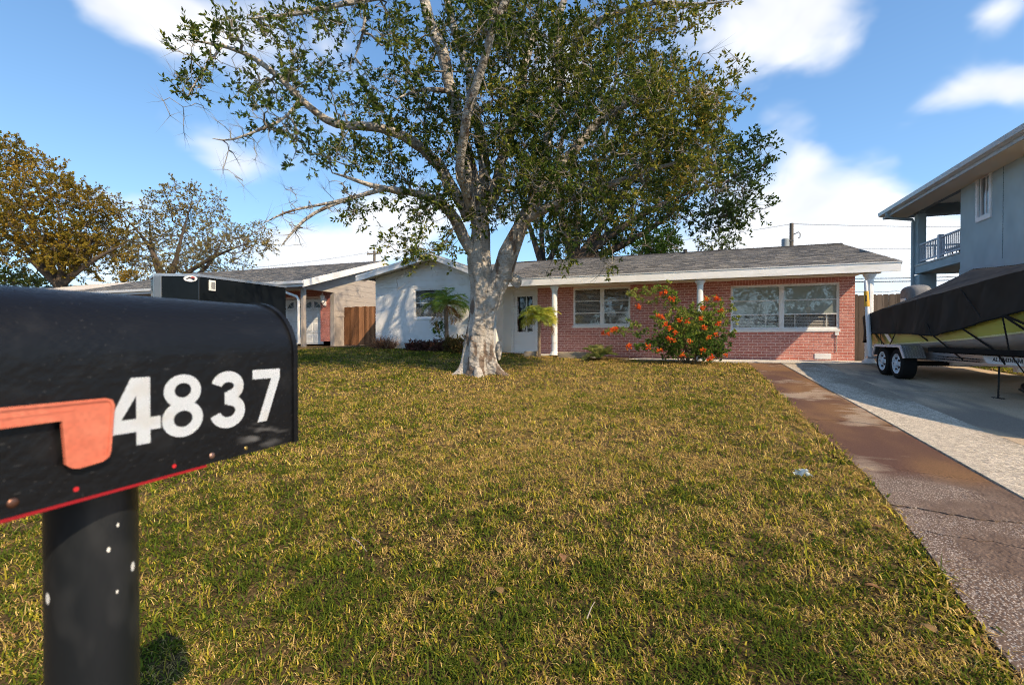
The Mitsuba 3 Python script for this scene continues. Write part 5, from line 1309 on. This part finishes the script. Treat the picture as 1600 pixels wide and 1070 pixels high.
OAKC = [(.035, .062, .018), (.052, .085, .024), (.08, .115, .03), (.13, .15, .04)]
ZB = 24.0
crown_tree('oak_tree', 'large dark oak behind the brick house, showing right of the shade tree', W(838, 500, ZB), .38, [W(1085, 300, ZB), W(1150, 280, ZB - 1), W(1040, 200, ZB), W(920, 160, ZB), W(870, 250, ZB + 1), W(1000, 340, ZB - 1)],
           [B(1090, 290, 85, 62, ZB, 3, 150), B(1160, 330, 36, 30, ZB - 1, 1.5, 30), B(1165, 250, 34, 36, ZB - 1, 1.5, 34), B(1120, 345, 40, 20, ZB, 1.5, 22), B(1000, 300, 85, 70, ZB, 3, 130), B(900, 330, 90, 55, ZB, 3, 110), B(1000, 180, 110, 80, ZB, 4, 130), B(880, 200, 80, 80, ZB, 3, 70), B(985, 372, 70, 18, ZB, 2, 50), B(900, 378, 60, 16, ZB, 2, 36)],
           46, .75, .17, .5, OAKC, [2, 3, 2, .8], 21, tip=.012)
crown_tree('pine_tree', 'two dark trunked tree directly behind the roof ridge', W(852, 500, 27), .34, [W(846, 250, 27), W(880, 300, 27), W(810, 300, 27)], [B(850, 290, 60, 60, 27, 2, 50)], 50, .9, .17, .45, OAKC, [2, 2, 1, .5], 22)
crown_tree('cypress_bush', 'bright green dense evergreen rising just behind the roof ridge', W(1035, 470, 22), .1, [W(1030, 380, 22), W(1050, 385, 22)], [B(1032, 388, 28, 24, 22, 1, 60), B(1010, 395, 20, 14, 22, 1, 24)], 70, .45, .13, .35, [(.04, .085, .015), (.065, .12, .02), (.09, .15, .03)], [1, 1, 1], 23, tip=.008)
crown_tree('small_tree', 'small sparse tree top peeking over the ridge right of the oak', W(1118, 470, 23), .1, [W(1110, 378, 23), W(1140, 384, 23)], [B(1112, 383, 20, 10, 23, .8, 12), B(1138, 388, 18, 6, 23, .8, 7)], 50, .5, .13, .5, OAKC, [1, 2, 2, 2], 24, tip=.008)
RUST = [(.09, .085, .018), (.16, .135, .024), (.27, .19, .030), (.36, .22, .034), (.38, .24, .055)]
ZL = 33.0
crown_tree('rusty_tree', 'dense rust brown and olive tree at the far left above the roofs', W(105, 500, ZL), .42, [W(20, 300, ZL), W(90, 320, ZL - 1), W(150, 370, ZL), W(-60, 330, ZL), W(40, 400, ZL - 2), W(200, 380, ZL)],
           [B(10, 290, 85, 58, ZL, 4, 150), B(75, 335, 75, 58, ZL - 1, 4, 150), B(40, 390, 85, 32, ZL - 1, 4, 110), B(130, 385, 50, 36, ZL, 3, 80), B(-80, 330, 70, 90, ZL, 4, 70), B(110, 415, 30, 22, ZL, 2, 26), B(20, 245, 40, 20, ZL, 2, 26)],
           92, 1.0, .18, .48, RUST, [1.2, 2, 3, 2.2, .9], 31, tip=.016)
BRN = [(.10, .10, .04), (.17, .15, .055), (.24, .19, .07), (.30, .24, .10), (.18, .155, .10)]
ZO = 36.0
crown_tree('thin_oak', 'thin brownish oak with open crown between the rusty tree and the shade tree', W(245, 500, ZO), .38, [W(300, 320, ZO), W(350, 370, ZO), W(235, 350, ZO), W(195, 340, ZO), W(390, 380, ZO), W(280, 400, ZO)],
           [B(300, 318, 34, 24, ZO, 3, 46), B(265, 345, 40, 30, ZO, 3, 50), B(345, 375, 45, 26, ZO, 3, 60), B(395, 372, 24, 20, ZO, 2, 22), B(250, 395, 60, 32, ZO, 3, 80), B(335, 405, 50, 18, ZO, 3, 44), B(195, 345, 34, 34, ZO, 3, 44), B(180, 390, 36, 36, ZO, 3, 50), B(150, 318, 34, 22, ZO, 2, 30), B(290, 425, 40, 12, ZO, 2, 20)],
           54, .9, .17, .5, BRN, [1, 2, 2.4, 1.6, 1.2], 32, tip=.015)
crown_tree('green_tree', 'low green tree at the left edge beneath the rusty tree', W(20, 520, 40), .25, [W(10, 430, 40), W(50, 440, 40), W(-40, 430, 40)], [B(15, 436, 50, 14, 40, 2, 60), B(60, 445, 26, 8, 40, 2, 22), B(-60, 430, 50, 20, 40, 2, 40)], 50, .8, .22, .5, [(.06, .085, .02), (.10, .13, .03), (.15, .16, .04)], [1, 1, 1], 33, tip=.014)
crown_tree('distant_tree', 'small rusty bush top just above the left house ridge', W(225, 520, 44), .2, [W(220, 435, 44), W(240, 430, 44)], [B(215, 437, 28, 7, 44, 2, 30)], 46, .8, .22, .5, RUST, [1, 1, 1, 1, 1], 34, tip=.014)

# ------------------------------------------------------------------ plants by the house
def palm(label, base, crown, tr0, nf, length, seed, palette, droop=1.0, dead=0, leaflet=.24, lean=0.0, rise=(.25, 1.25)):
    r = np.random.default_rng(seed); t = thing('palm', label, 'palm')
    b, c_ = np.array(base, float), np.array(crown, float)
    p, rd = resample([b - [0, 0, .1], (b + c_) / 2 + [lean, 0, 0], c_], [tr0 * 1.2, tr0, tr0 * 1.15], .05)
    rd = rd * (1 + .16 * (np.arange(len(rd)) % 2))
    put('trunk', MB().tube(p, rd, 12, col=(.23, .17, .12)), 'mat_rough', False, t, vcol=True)
    for i in range(nf + dead):
        dd = i >= nf
        az = i * 2.4 + r.uniform(-.3, .3); e0 = r.uniform(*rise) if not dd else r.uniform(-.5, -.1)
        L = length * r.uniform(.75, 1.1); n = 24
        e = e0 - np.linspace(0, 1, n) ** 1.3 * droop * (1.1 if not dd else .9) * r.uniform(.8, 1.2)
        st = L / n; dirs = np.stack([np.cos(az) * np.cos(e), np.sin(az) * np.cos(e), np.sin(e)], 1)
        pts = c_ + np.cumsum(dirs * st, 0)
        m = MB(); col = np.array(palette[r.integers(len(palette))] if not dd else (.34, .17, .05))
        m.tube(pts, np.linspace(.011, .003, n), 5, cap=False, col=col * .9)
        side = unit(np.cross(dirs, [0, 0, 1])); upv = np.cross(side, dirs)
        q = np.repeat(np.linspace(2, n - 1.01, 40), 2); k0 = q.astype(int); fr = (q - k0)[:, None]
        bs = pts[k0] * (1 - fr) + pts[np.minimum(k0 + 1, n - 1)] * fr; sg = np.tile([1, -1], 40)[:, None]
        ll = leaflet * np.sin(np.pi * (.12 + .80 * q / n)) * r.uniform(.8, 1.15, len(q))
        ld = unit(side[k0] * sg + dirs[k0] * .75 + upv[k0] * .30 + r.normal(0, .12, (len(q), 3)))
        tip = bs + ld * ll[:, None]; tip[:, 2] -= ll * .22 * droop
        mid = (bs + tip) / 2 + [0, 0, .01]; w_ = unit(np.cross(ld, upv[k0])) * (.0062 * length ** .3)
        v = np.stack([bs, mid + w_, tip, mid - w_], 1).reshape(-1, 3); o = np.arange(len(q))[:, None] * 4
        cc = col * r.uniform(.75, 1.25, (len(q), 1))
        m.add(v, np.concatenate([o + [0, 1, 2], o + [0, 2, 3]], 0), np.repeat(cc, 4, 0))
        k = put('frond', m, 'mat_leaf', False, t, vcol=True)
        if dd:
            labels[k] = {'label': 'withered orange brown frond'}
    return t


PG = [(.22, .34, .07), (.28, .40, .08), (.38, .45, .10)]
palm('slender palm with drooping green fronds before the gabled wing window', (-7.2, 13.75, .70), (-7.26, 13.75, 2.24), .062, 26, .92, 3, PG, 1.45, 4, .30, rise=(.3, 1.45))
palm('young yellow green palm standing before the glazed front door', (-3.93, 13.4, .52), (-3.93, 13.4, 1.72), .042, 34, .66, 4, [(.62, .64, .11), (.72, .70, .16), (.50, .56, .10)], 1.7, 1, .26, rise=(.35, 1.5))
palm('tiny bushy palm beside the grey stone block', (-2.15, 13.35, .44), (-2.15, 13.35, .60), .06, 22, .55, 5, [(.26, .30, .08), (.34, .34, .11), (.2, .24, .06)], .8, 2, .2)


def tufts(name, label, cat, spots, n, L, w, palette, seed, spread=.5, upright=.6):
    """A clump of thin stems and narrow leaves."""
    r = np.random.default_rng(seed); m = MB()
    for x, y, z, rad in spots:
        b = np.stack([x + r.normal(0, rad * .35, n), y + r.normal(0, rad * .25, n), np.full(n, z)], 1)
        d = unit(np.stack([r.normal(0, spread, n), r.normal(0, spread, n), np.full(n, upright)], 1))
        ll = L * r.uniform(.4, 1.1, n)
        m.add(*leaf_mesh(b, d, ll, np.full(n, w), np.array(palette)[r.integers(len(palette), size=n)] * r.uniform(.7, 1.3, (n, 1)), r))
    k = put(name, m, 'mat_leaf', False, None, vcol=True); labels[k] = {'label': label, 'category': cat}
    return k


hz = float(height(-9.9, 14.0))
tufts('dry_shrub', 'dry reddish brown shrub at the left corner of the white wing', 'shrub', [(-10.15, 14.15, hz - .05, .3), (-9.75, 14.1, hz - .05, .3), (-9.95, 14.0, hz - .05, .35)], 240, .62, .009, [(.30, .16, .09), (.24, .12, .07), (.38, .24, .15), (.18, .08, .05)], 8, .55, .7)
def mound(name, label, cat, blobs, L, ratio, palette, seed, per=40, spread=.16, stem=(.10, .07, .05)):
    r = np.random.default_rng(seed); t = thing(name, label, cat); q = []
    for x, y, z, rx, ry, rz, n in blobs:
        o = unit(r.normal(0, 1, (n, 3))) * r.uniform(.1, 1, (n, 1)) ** .4; o[:, 2] = np.abs(o[:, 2]); q.append(np.array([x, y, z]) + o * [rx, ry, rz])
    q = np.vstack(q); c0 = q.mean(0); c0[2] = min(b[2] for b in blobs) - .05
    lm = [resample([(b[0], b[1], b[2] - .08), (b[0], b[1], b[2] + b[5] * .4)], [.014, .008], .06) for b in blobs]
    ch, d = grow(lm, q, r, step=.12, tip=.0028)
    m = wood_mesh(ch + lm, 4); m.c = [np.tile(stem, (len(v), 1)) for v in m.v]
    put('stems', m, 'mat_rough', True, t, vcol=True)
    lv, tw = foliage(q, d, r, per, spread, L, ratio, palette, [1] * len(palette), patch=.5, tw=.0018)
    put('leaves', MB().add(*lv), 'mat_leaf', False, t, vcol=True)
    for nm in ('stems', 'leaves'):
        labels[t + '__' + nm] = {'kind': 'stuff'}
    return t


mound('purple_hedge', 'low dark purple brown hedge along the white wing', 'hedge', [(-8.55 + .3 * q, 13.9, .68, .28, .24, .27 + .04 * (q % 2), 34) for q in range(6)], .085, .5, [(.07, .03, .035), (.11, .05, .045), (.15, .08, .065), (.09, .075, .035)], 41)
mound('rusty_fern', 'rusty brown leafy shrub between the slender palm and the big trunk', 'shrub', [(-6.95, 13.6, .68, .22, .2, .55, 30), (-6.6, 13.5, .66, .26, .2, .45, 30)], .09, .35, [(.22, .11, .04), (.16, .09, .035), (.11, .10, .03), (.28, .17, .06)], 42)
mound('sapling', 'small green leafy sapling at the left of the slender palm trunk', 'shrub', [(-7.48, 13.7, 1.25, .14, .12, .42, 12)], .09, .55, [(.06, .12, .025), (.09, .16, .03), (.13, .2, .05)], 43, per=20)

# flowering bush with arching canes
r = np.random.default_rng(77)
fb = thing('flowering_bush', 'large bush with orange red trumpet flowers against the pink brick wall', 'bush')
BZ = 12.3
base = at(1075, 562, BZ); base[2] = float(height(.2, 13.2))
CANES = [((945, 519), -.2), ((968, 514), .1), ((992, 452), .1), ((980, 462), 0), ((1030, 452), .1), ((1042, 450), -.1), ((1050, 470), .2), ((1118, 470), 0), ((1140, 478), .1), ((1128, 490), -.3), ((1152, 500), .2), ((1140, 540), -.4), ((1150, 525), .1), ((990, 545), -.3), ((1000, 540), 0), ((1085, 478), -.2), ((1065, 490), -.3), ((1110, 560), -.5), ((1020, 500), .1), ((1135, 556), -.3)]
cn, cq, fl_at = [], [], []
for (x, y), dz in CANES:
    tip = at(x, y, BZ + dz); b = base + [r.normal(0, .12), r.normal(0, .1), -.05]
    mid = (b + tip) / 2; mid[2] = max(tip[2], b[2] + .5) + .12 * abs(tip[0] - b[0])
    tt = np.linspace(0, 1, 16)[:, None]; p = b * (1 - tt) ** 2 + 2 * mid * tt * (1 - tt) + tip * tt ** 2
    cn.append((p, np.linspace(.012, .004, 16))); cq += [p[k] for k in (4, 5, 6, 7, 8, 9, 10, 11, 11, 12, 12, 13, 13, 14, 15)]; fl_at.append(p[-1])
cq = np.array(cq) + r.normal(0, .065, (len(cq), 3))
core = []
for x, y, rx, ry, dz, n in ((1070, 535, 42, 26, .55, 130), (1082, 508, 38, 20, .5, 80), (1050, 522, 28, 22, .45, 50), (1105, 512, 26, 22, .45, 46), (1112, 542, 18, 18, .4, 34)):
    o = unit(r.normal(0, 1, (n, 3))) * r.uniform(.2, 1, (n, 1)) ** .4
    core += [at(x + rx * a, y + ry * b_, BZ + dz * c_) for a, b_, c_ in o]
q = np.vstack([cq, core])
ch, d = grow(cn, q, r, step=.14, tip=.003)
m = wood_mesh(ch + cn, 5); m.c = [np.tile((.16, .12, .07), (len(v), 1)) for v in m.v]
put('canes', m, 'mat_rough', True, fb, vcol=True); labels[fb + '__canes'] = {'kind': 'stuff'}
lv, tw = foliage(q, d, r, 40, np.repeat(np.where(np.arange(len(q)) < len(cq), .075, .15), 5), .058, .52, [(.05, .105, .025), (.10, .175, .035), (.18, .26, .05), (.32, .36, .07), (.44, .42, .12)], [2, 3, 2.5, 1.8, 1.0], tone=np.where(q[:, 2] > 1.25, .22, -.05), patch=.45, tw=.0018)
put('leaves', MB().add(*lv), 'mat_leaf', False, fb, vcol=True); labels[fb + '__leaves'] = {'kind': 'stuff'}
spots = [at(x, y, BZ - .68 + dz) for x, y, dz in ((1040, 508, 0), (1047, 512, 0), (1054, 520, -.1), (1027, 524, 0), (1046, 530, -.1), (1052, 532, -.1), (1030, 548, 0), (1078, 533, -.1), (1112, 524, 0), (1118, 522, 0), (1108, 528, -.1), (1107, 562, 0), (1112, 558, 0), (1085, 545, 0), (1098, 548, 0), (1098, 482, .3), (1118, 466, .5), (1103, 467, .4), (1090, 475, .4), (1000, 480, .4), (996, 478, .4), (1030, 493, .2), (1035, 496, .1), (1018, 485, .3), (1012, 541, .1), (982, 542, 0), (984, 541, .05), (1033, 458, .5), (1038, 462, .5), (1046, 466, .5), (1041, 457, .5), (1053, 468, .5), (1062, 500, .2), (1080, 512, 0), (1095, 498, .1), (1126, 486, .2), (1135, 556, .1), (1122, 505, 0), (1130, 514, 0), (1100, 512, -.1), (1066, 555, -.1), (1074, 502, .1))] + [at(x, y, BZ - .2) for x, y in ((944, 520), (950, 518), (956, 516), (962, 513), (949, 521), (1122, 468))]
for p in [q_ for i_, q_ in enumerate(spots) if i_ % 5 != 3]:
    n = r.integers(11, 18); m = MB()
    for _ in range(n):
        b = p + np.clip(r.normal(0, .028, 3), -.05, .05); dd = unit(r.normal(0, 1, 3) + [0, -.5, .1]); L = r.uniform(.03, .05)
        col = np.array([(.80, .13, .03), (.85, .20, .04), (.70, .09, .04), (.85, .30, .05)][r.integers(4)])
        a1 = unit(np.cross(dd, [.3, .5, .8])); a2 = np.cross(dd, a1)
        ring = [b + dd * L + (a1 * math.cos(t) + a2 * math.sin(t)) * .021 for t in np.arange(6) * math.pi / 3]
        m.add(np.vstack([b[None], ring]), [[0, k + 1, (k + 1) % 6 + 1] for k in range(6)], col)
    put('flower_cluster', m, 'mat_leaf', False, fb, vcol=True)

# ------------------------------------------------------------------ small things on the ground
r = np.random.default_rng(15)
LEAF_SPOTS = [(880, 878), (1241, 724), (1456, 992), (1372, 830), (1120, 668), (780, 930), (1368, 924)]
LEAF_LABELS = ['largest tan fallen leaf, in the middle of the near lawn', 'small tan fallen leaf on the lawn just beyond the plastic scrap', 'tan fallen leaf on the lawn at the lower right, nearest the camera', 'tan fallen leaf on the lawn edge between the plastic scrap and the lower right corner', 'farthest small fallen leaf, on the lawn well beyond the plastic scrap', 'brown fallen leaf at the lower middle of the lawn, left of the thin grey twig', 'tan fallen leaf on the right of the lawn, a step beyond the lower right one']
for i_, (x, y) in enumerate(LEAF_SPOTS):
    z = 0.0
    for _ in range(40):
        p = at(x, y, (CAMZ - z) / ((y - 528) / FPX)); z = .5 * z + .5 * float(height(p[0], p[1])) + .008
    p[2] = float(height(p[0], p[1])) + .030
    L = r.uniform(.045, .075) * (1.2 if i_ == 0 else 1); az = r.uniform(0, 6.28); n = 9
    t = np.linspace(0, 1, n); w_ = np.sin(np.pi * t ** .8) * L * .26
    cx, cy = np.cos(az), np.sin(az)
    curl = .12 * L * np.sin(np.pi * t) + .2 * L * r.uniform(-1, 1) * t
    c0 = p + np.stack([cx * (t - .5) * L, cy * (t - .5) * L, curl], 1); sd = np.array([-cy, cx, 0])
    v = np.vstack([c0 + sd * w_[:, None] + [0, 0, .006], c0, c0 - sd * w_[:, None] + [0, 0, .010]])
    f = [[k * n + j, k * n + j + 1, (k + 1) * n + j + 1, (k + 1) * n + j] for k in range(2) for j in range(n - 1)]
    key = put('fallen_leaf', MB().add(v, f, np.array([(.34, .19, .10), (.28, .16, .08), (.38, .24, .11)][i_ % 3])), 'mat_leaf', True, None, vcol=True)
    labels[key] = {'label': LEAF_LABELS[i_], 'category': 'leaf', 'group': 'fallen leaves on the lawn'}
# crumpled clear plastic on the lawn
p = at(1255, 764, 3.45); p[2] = float(height(p[0], p[1])) + .02
m = MB()
for k in range(5):
    nn = 10; t = np.linspace(0, 1, nn); a0 = r.uniform(0, 6.28)
    c0 = p + np.stack([(t - .5) * .10 * math.cos(a0) + r.normal(0, .01, nn), (t - .5) * .08 * math.sin(a0) + r.normal(0, .008, nn), .02 + .03 * np.sin(np.pi * t) * r.uniform(.4, 1.2) + r.normal(0, .003, nn)], 1)
    e = r.normal(0, 1, 3) * .008
    v = np.vstack([c0 - e, c0 + e + r.normal(0, .004, (nn, 3))]); m.add(v, [[j, j + 1, nn + j + 1, nn + j] for j in range(nn - 1)], (.55, .62, .64))
key = put('plastic_wrap', m, 'mat_leaf', True, None, vcol=True); labels[key] = {'label': 'crumpled scrap of clear plastic lying on the lawn near the drive', 'category': 'litter'}
# twig
for lab, a, b in (('pale dry twig lying in the grass right of the mailbox', (548, 830), (572, 848)), ('thin grey twig lying in the grass at the lower middle', (918, 942), (930, 922))):
    pa, pb = [at(x, y, 1.14 / ((y - 528) / FPX)) for x, y in (a, b)]
    for q_ in (pa, pb):
        q_[2] = float(height(q_[0], q_[1])) + .03
    k = put('twig', MB().tube([pa, (pa + pb) / 2 + [0, .004, .008], pb], [.003, .0025, .0015], 6, col=(.36, .31, .25)), 'mat_rough', True, None, vcol=True); labels[k] = {'label': lab, 'category': 'twig'}
# bundle under the trailer, weeds in the joints
b = trimesh.creation.icosphere(3, 1.0); v = np.array(b.vertices); v = v * [.30, .34, .16] * (1 + .5 * (meshkit.fbm(v * 2.2, 3, 31)[:, None] - .5)) + [5.0, 8.75, float(height(5, 8.75)) + .11]
k = put('tarp_bundle', MB().add(v, b.faces, (.012, .012, .013)), 'mat_gloss', True, None, vcol=True); labels[k] = {'label': 'black crumpled bundle lying under the boat trailer at the right edge', 'category': 'tarp'}

# trees across the street, seen in the window panes
for i_, (x, y, lab) in enumerate(((9.5, -17, 'green street tree across the road opposite the driveway'), (-6.5, -18, 'green street tree across the road opposite the left window'), (-16, -17, 'green street tree across the road opposite the front door'), (-27, -18, 'green street tree across the road opposite the gabled wing'), (18, -19, 'green street tree across the road opposite the boat'))):
    crown_tree('street_tree', lab, (x, y, 0), .25, [(x - 2, y, 6), (x + 2, y + .5, 6), (x, y + 1, 7.5)], [(x, y, 4.6, 4.2, 3, 2.6, 60), (x + 1, y, 7, 3.2, 2.6, 1.8, 30)], 40, 1.1, .34, .5, [(.06, .09, .02), (.09, .13, .03), (.14, .17, .04)], [1, 1, 1], 60 + i_, tip=.02, step=.8)
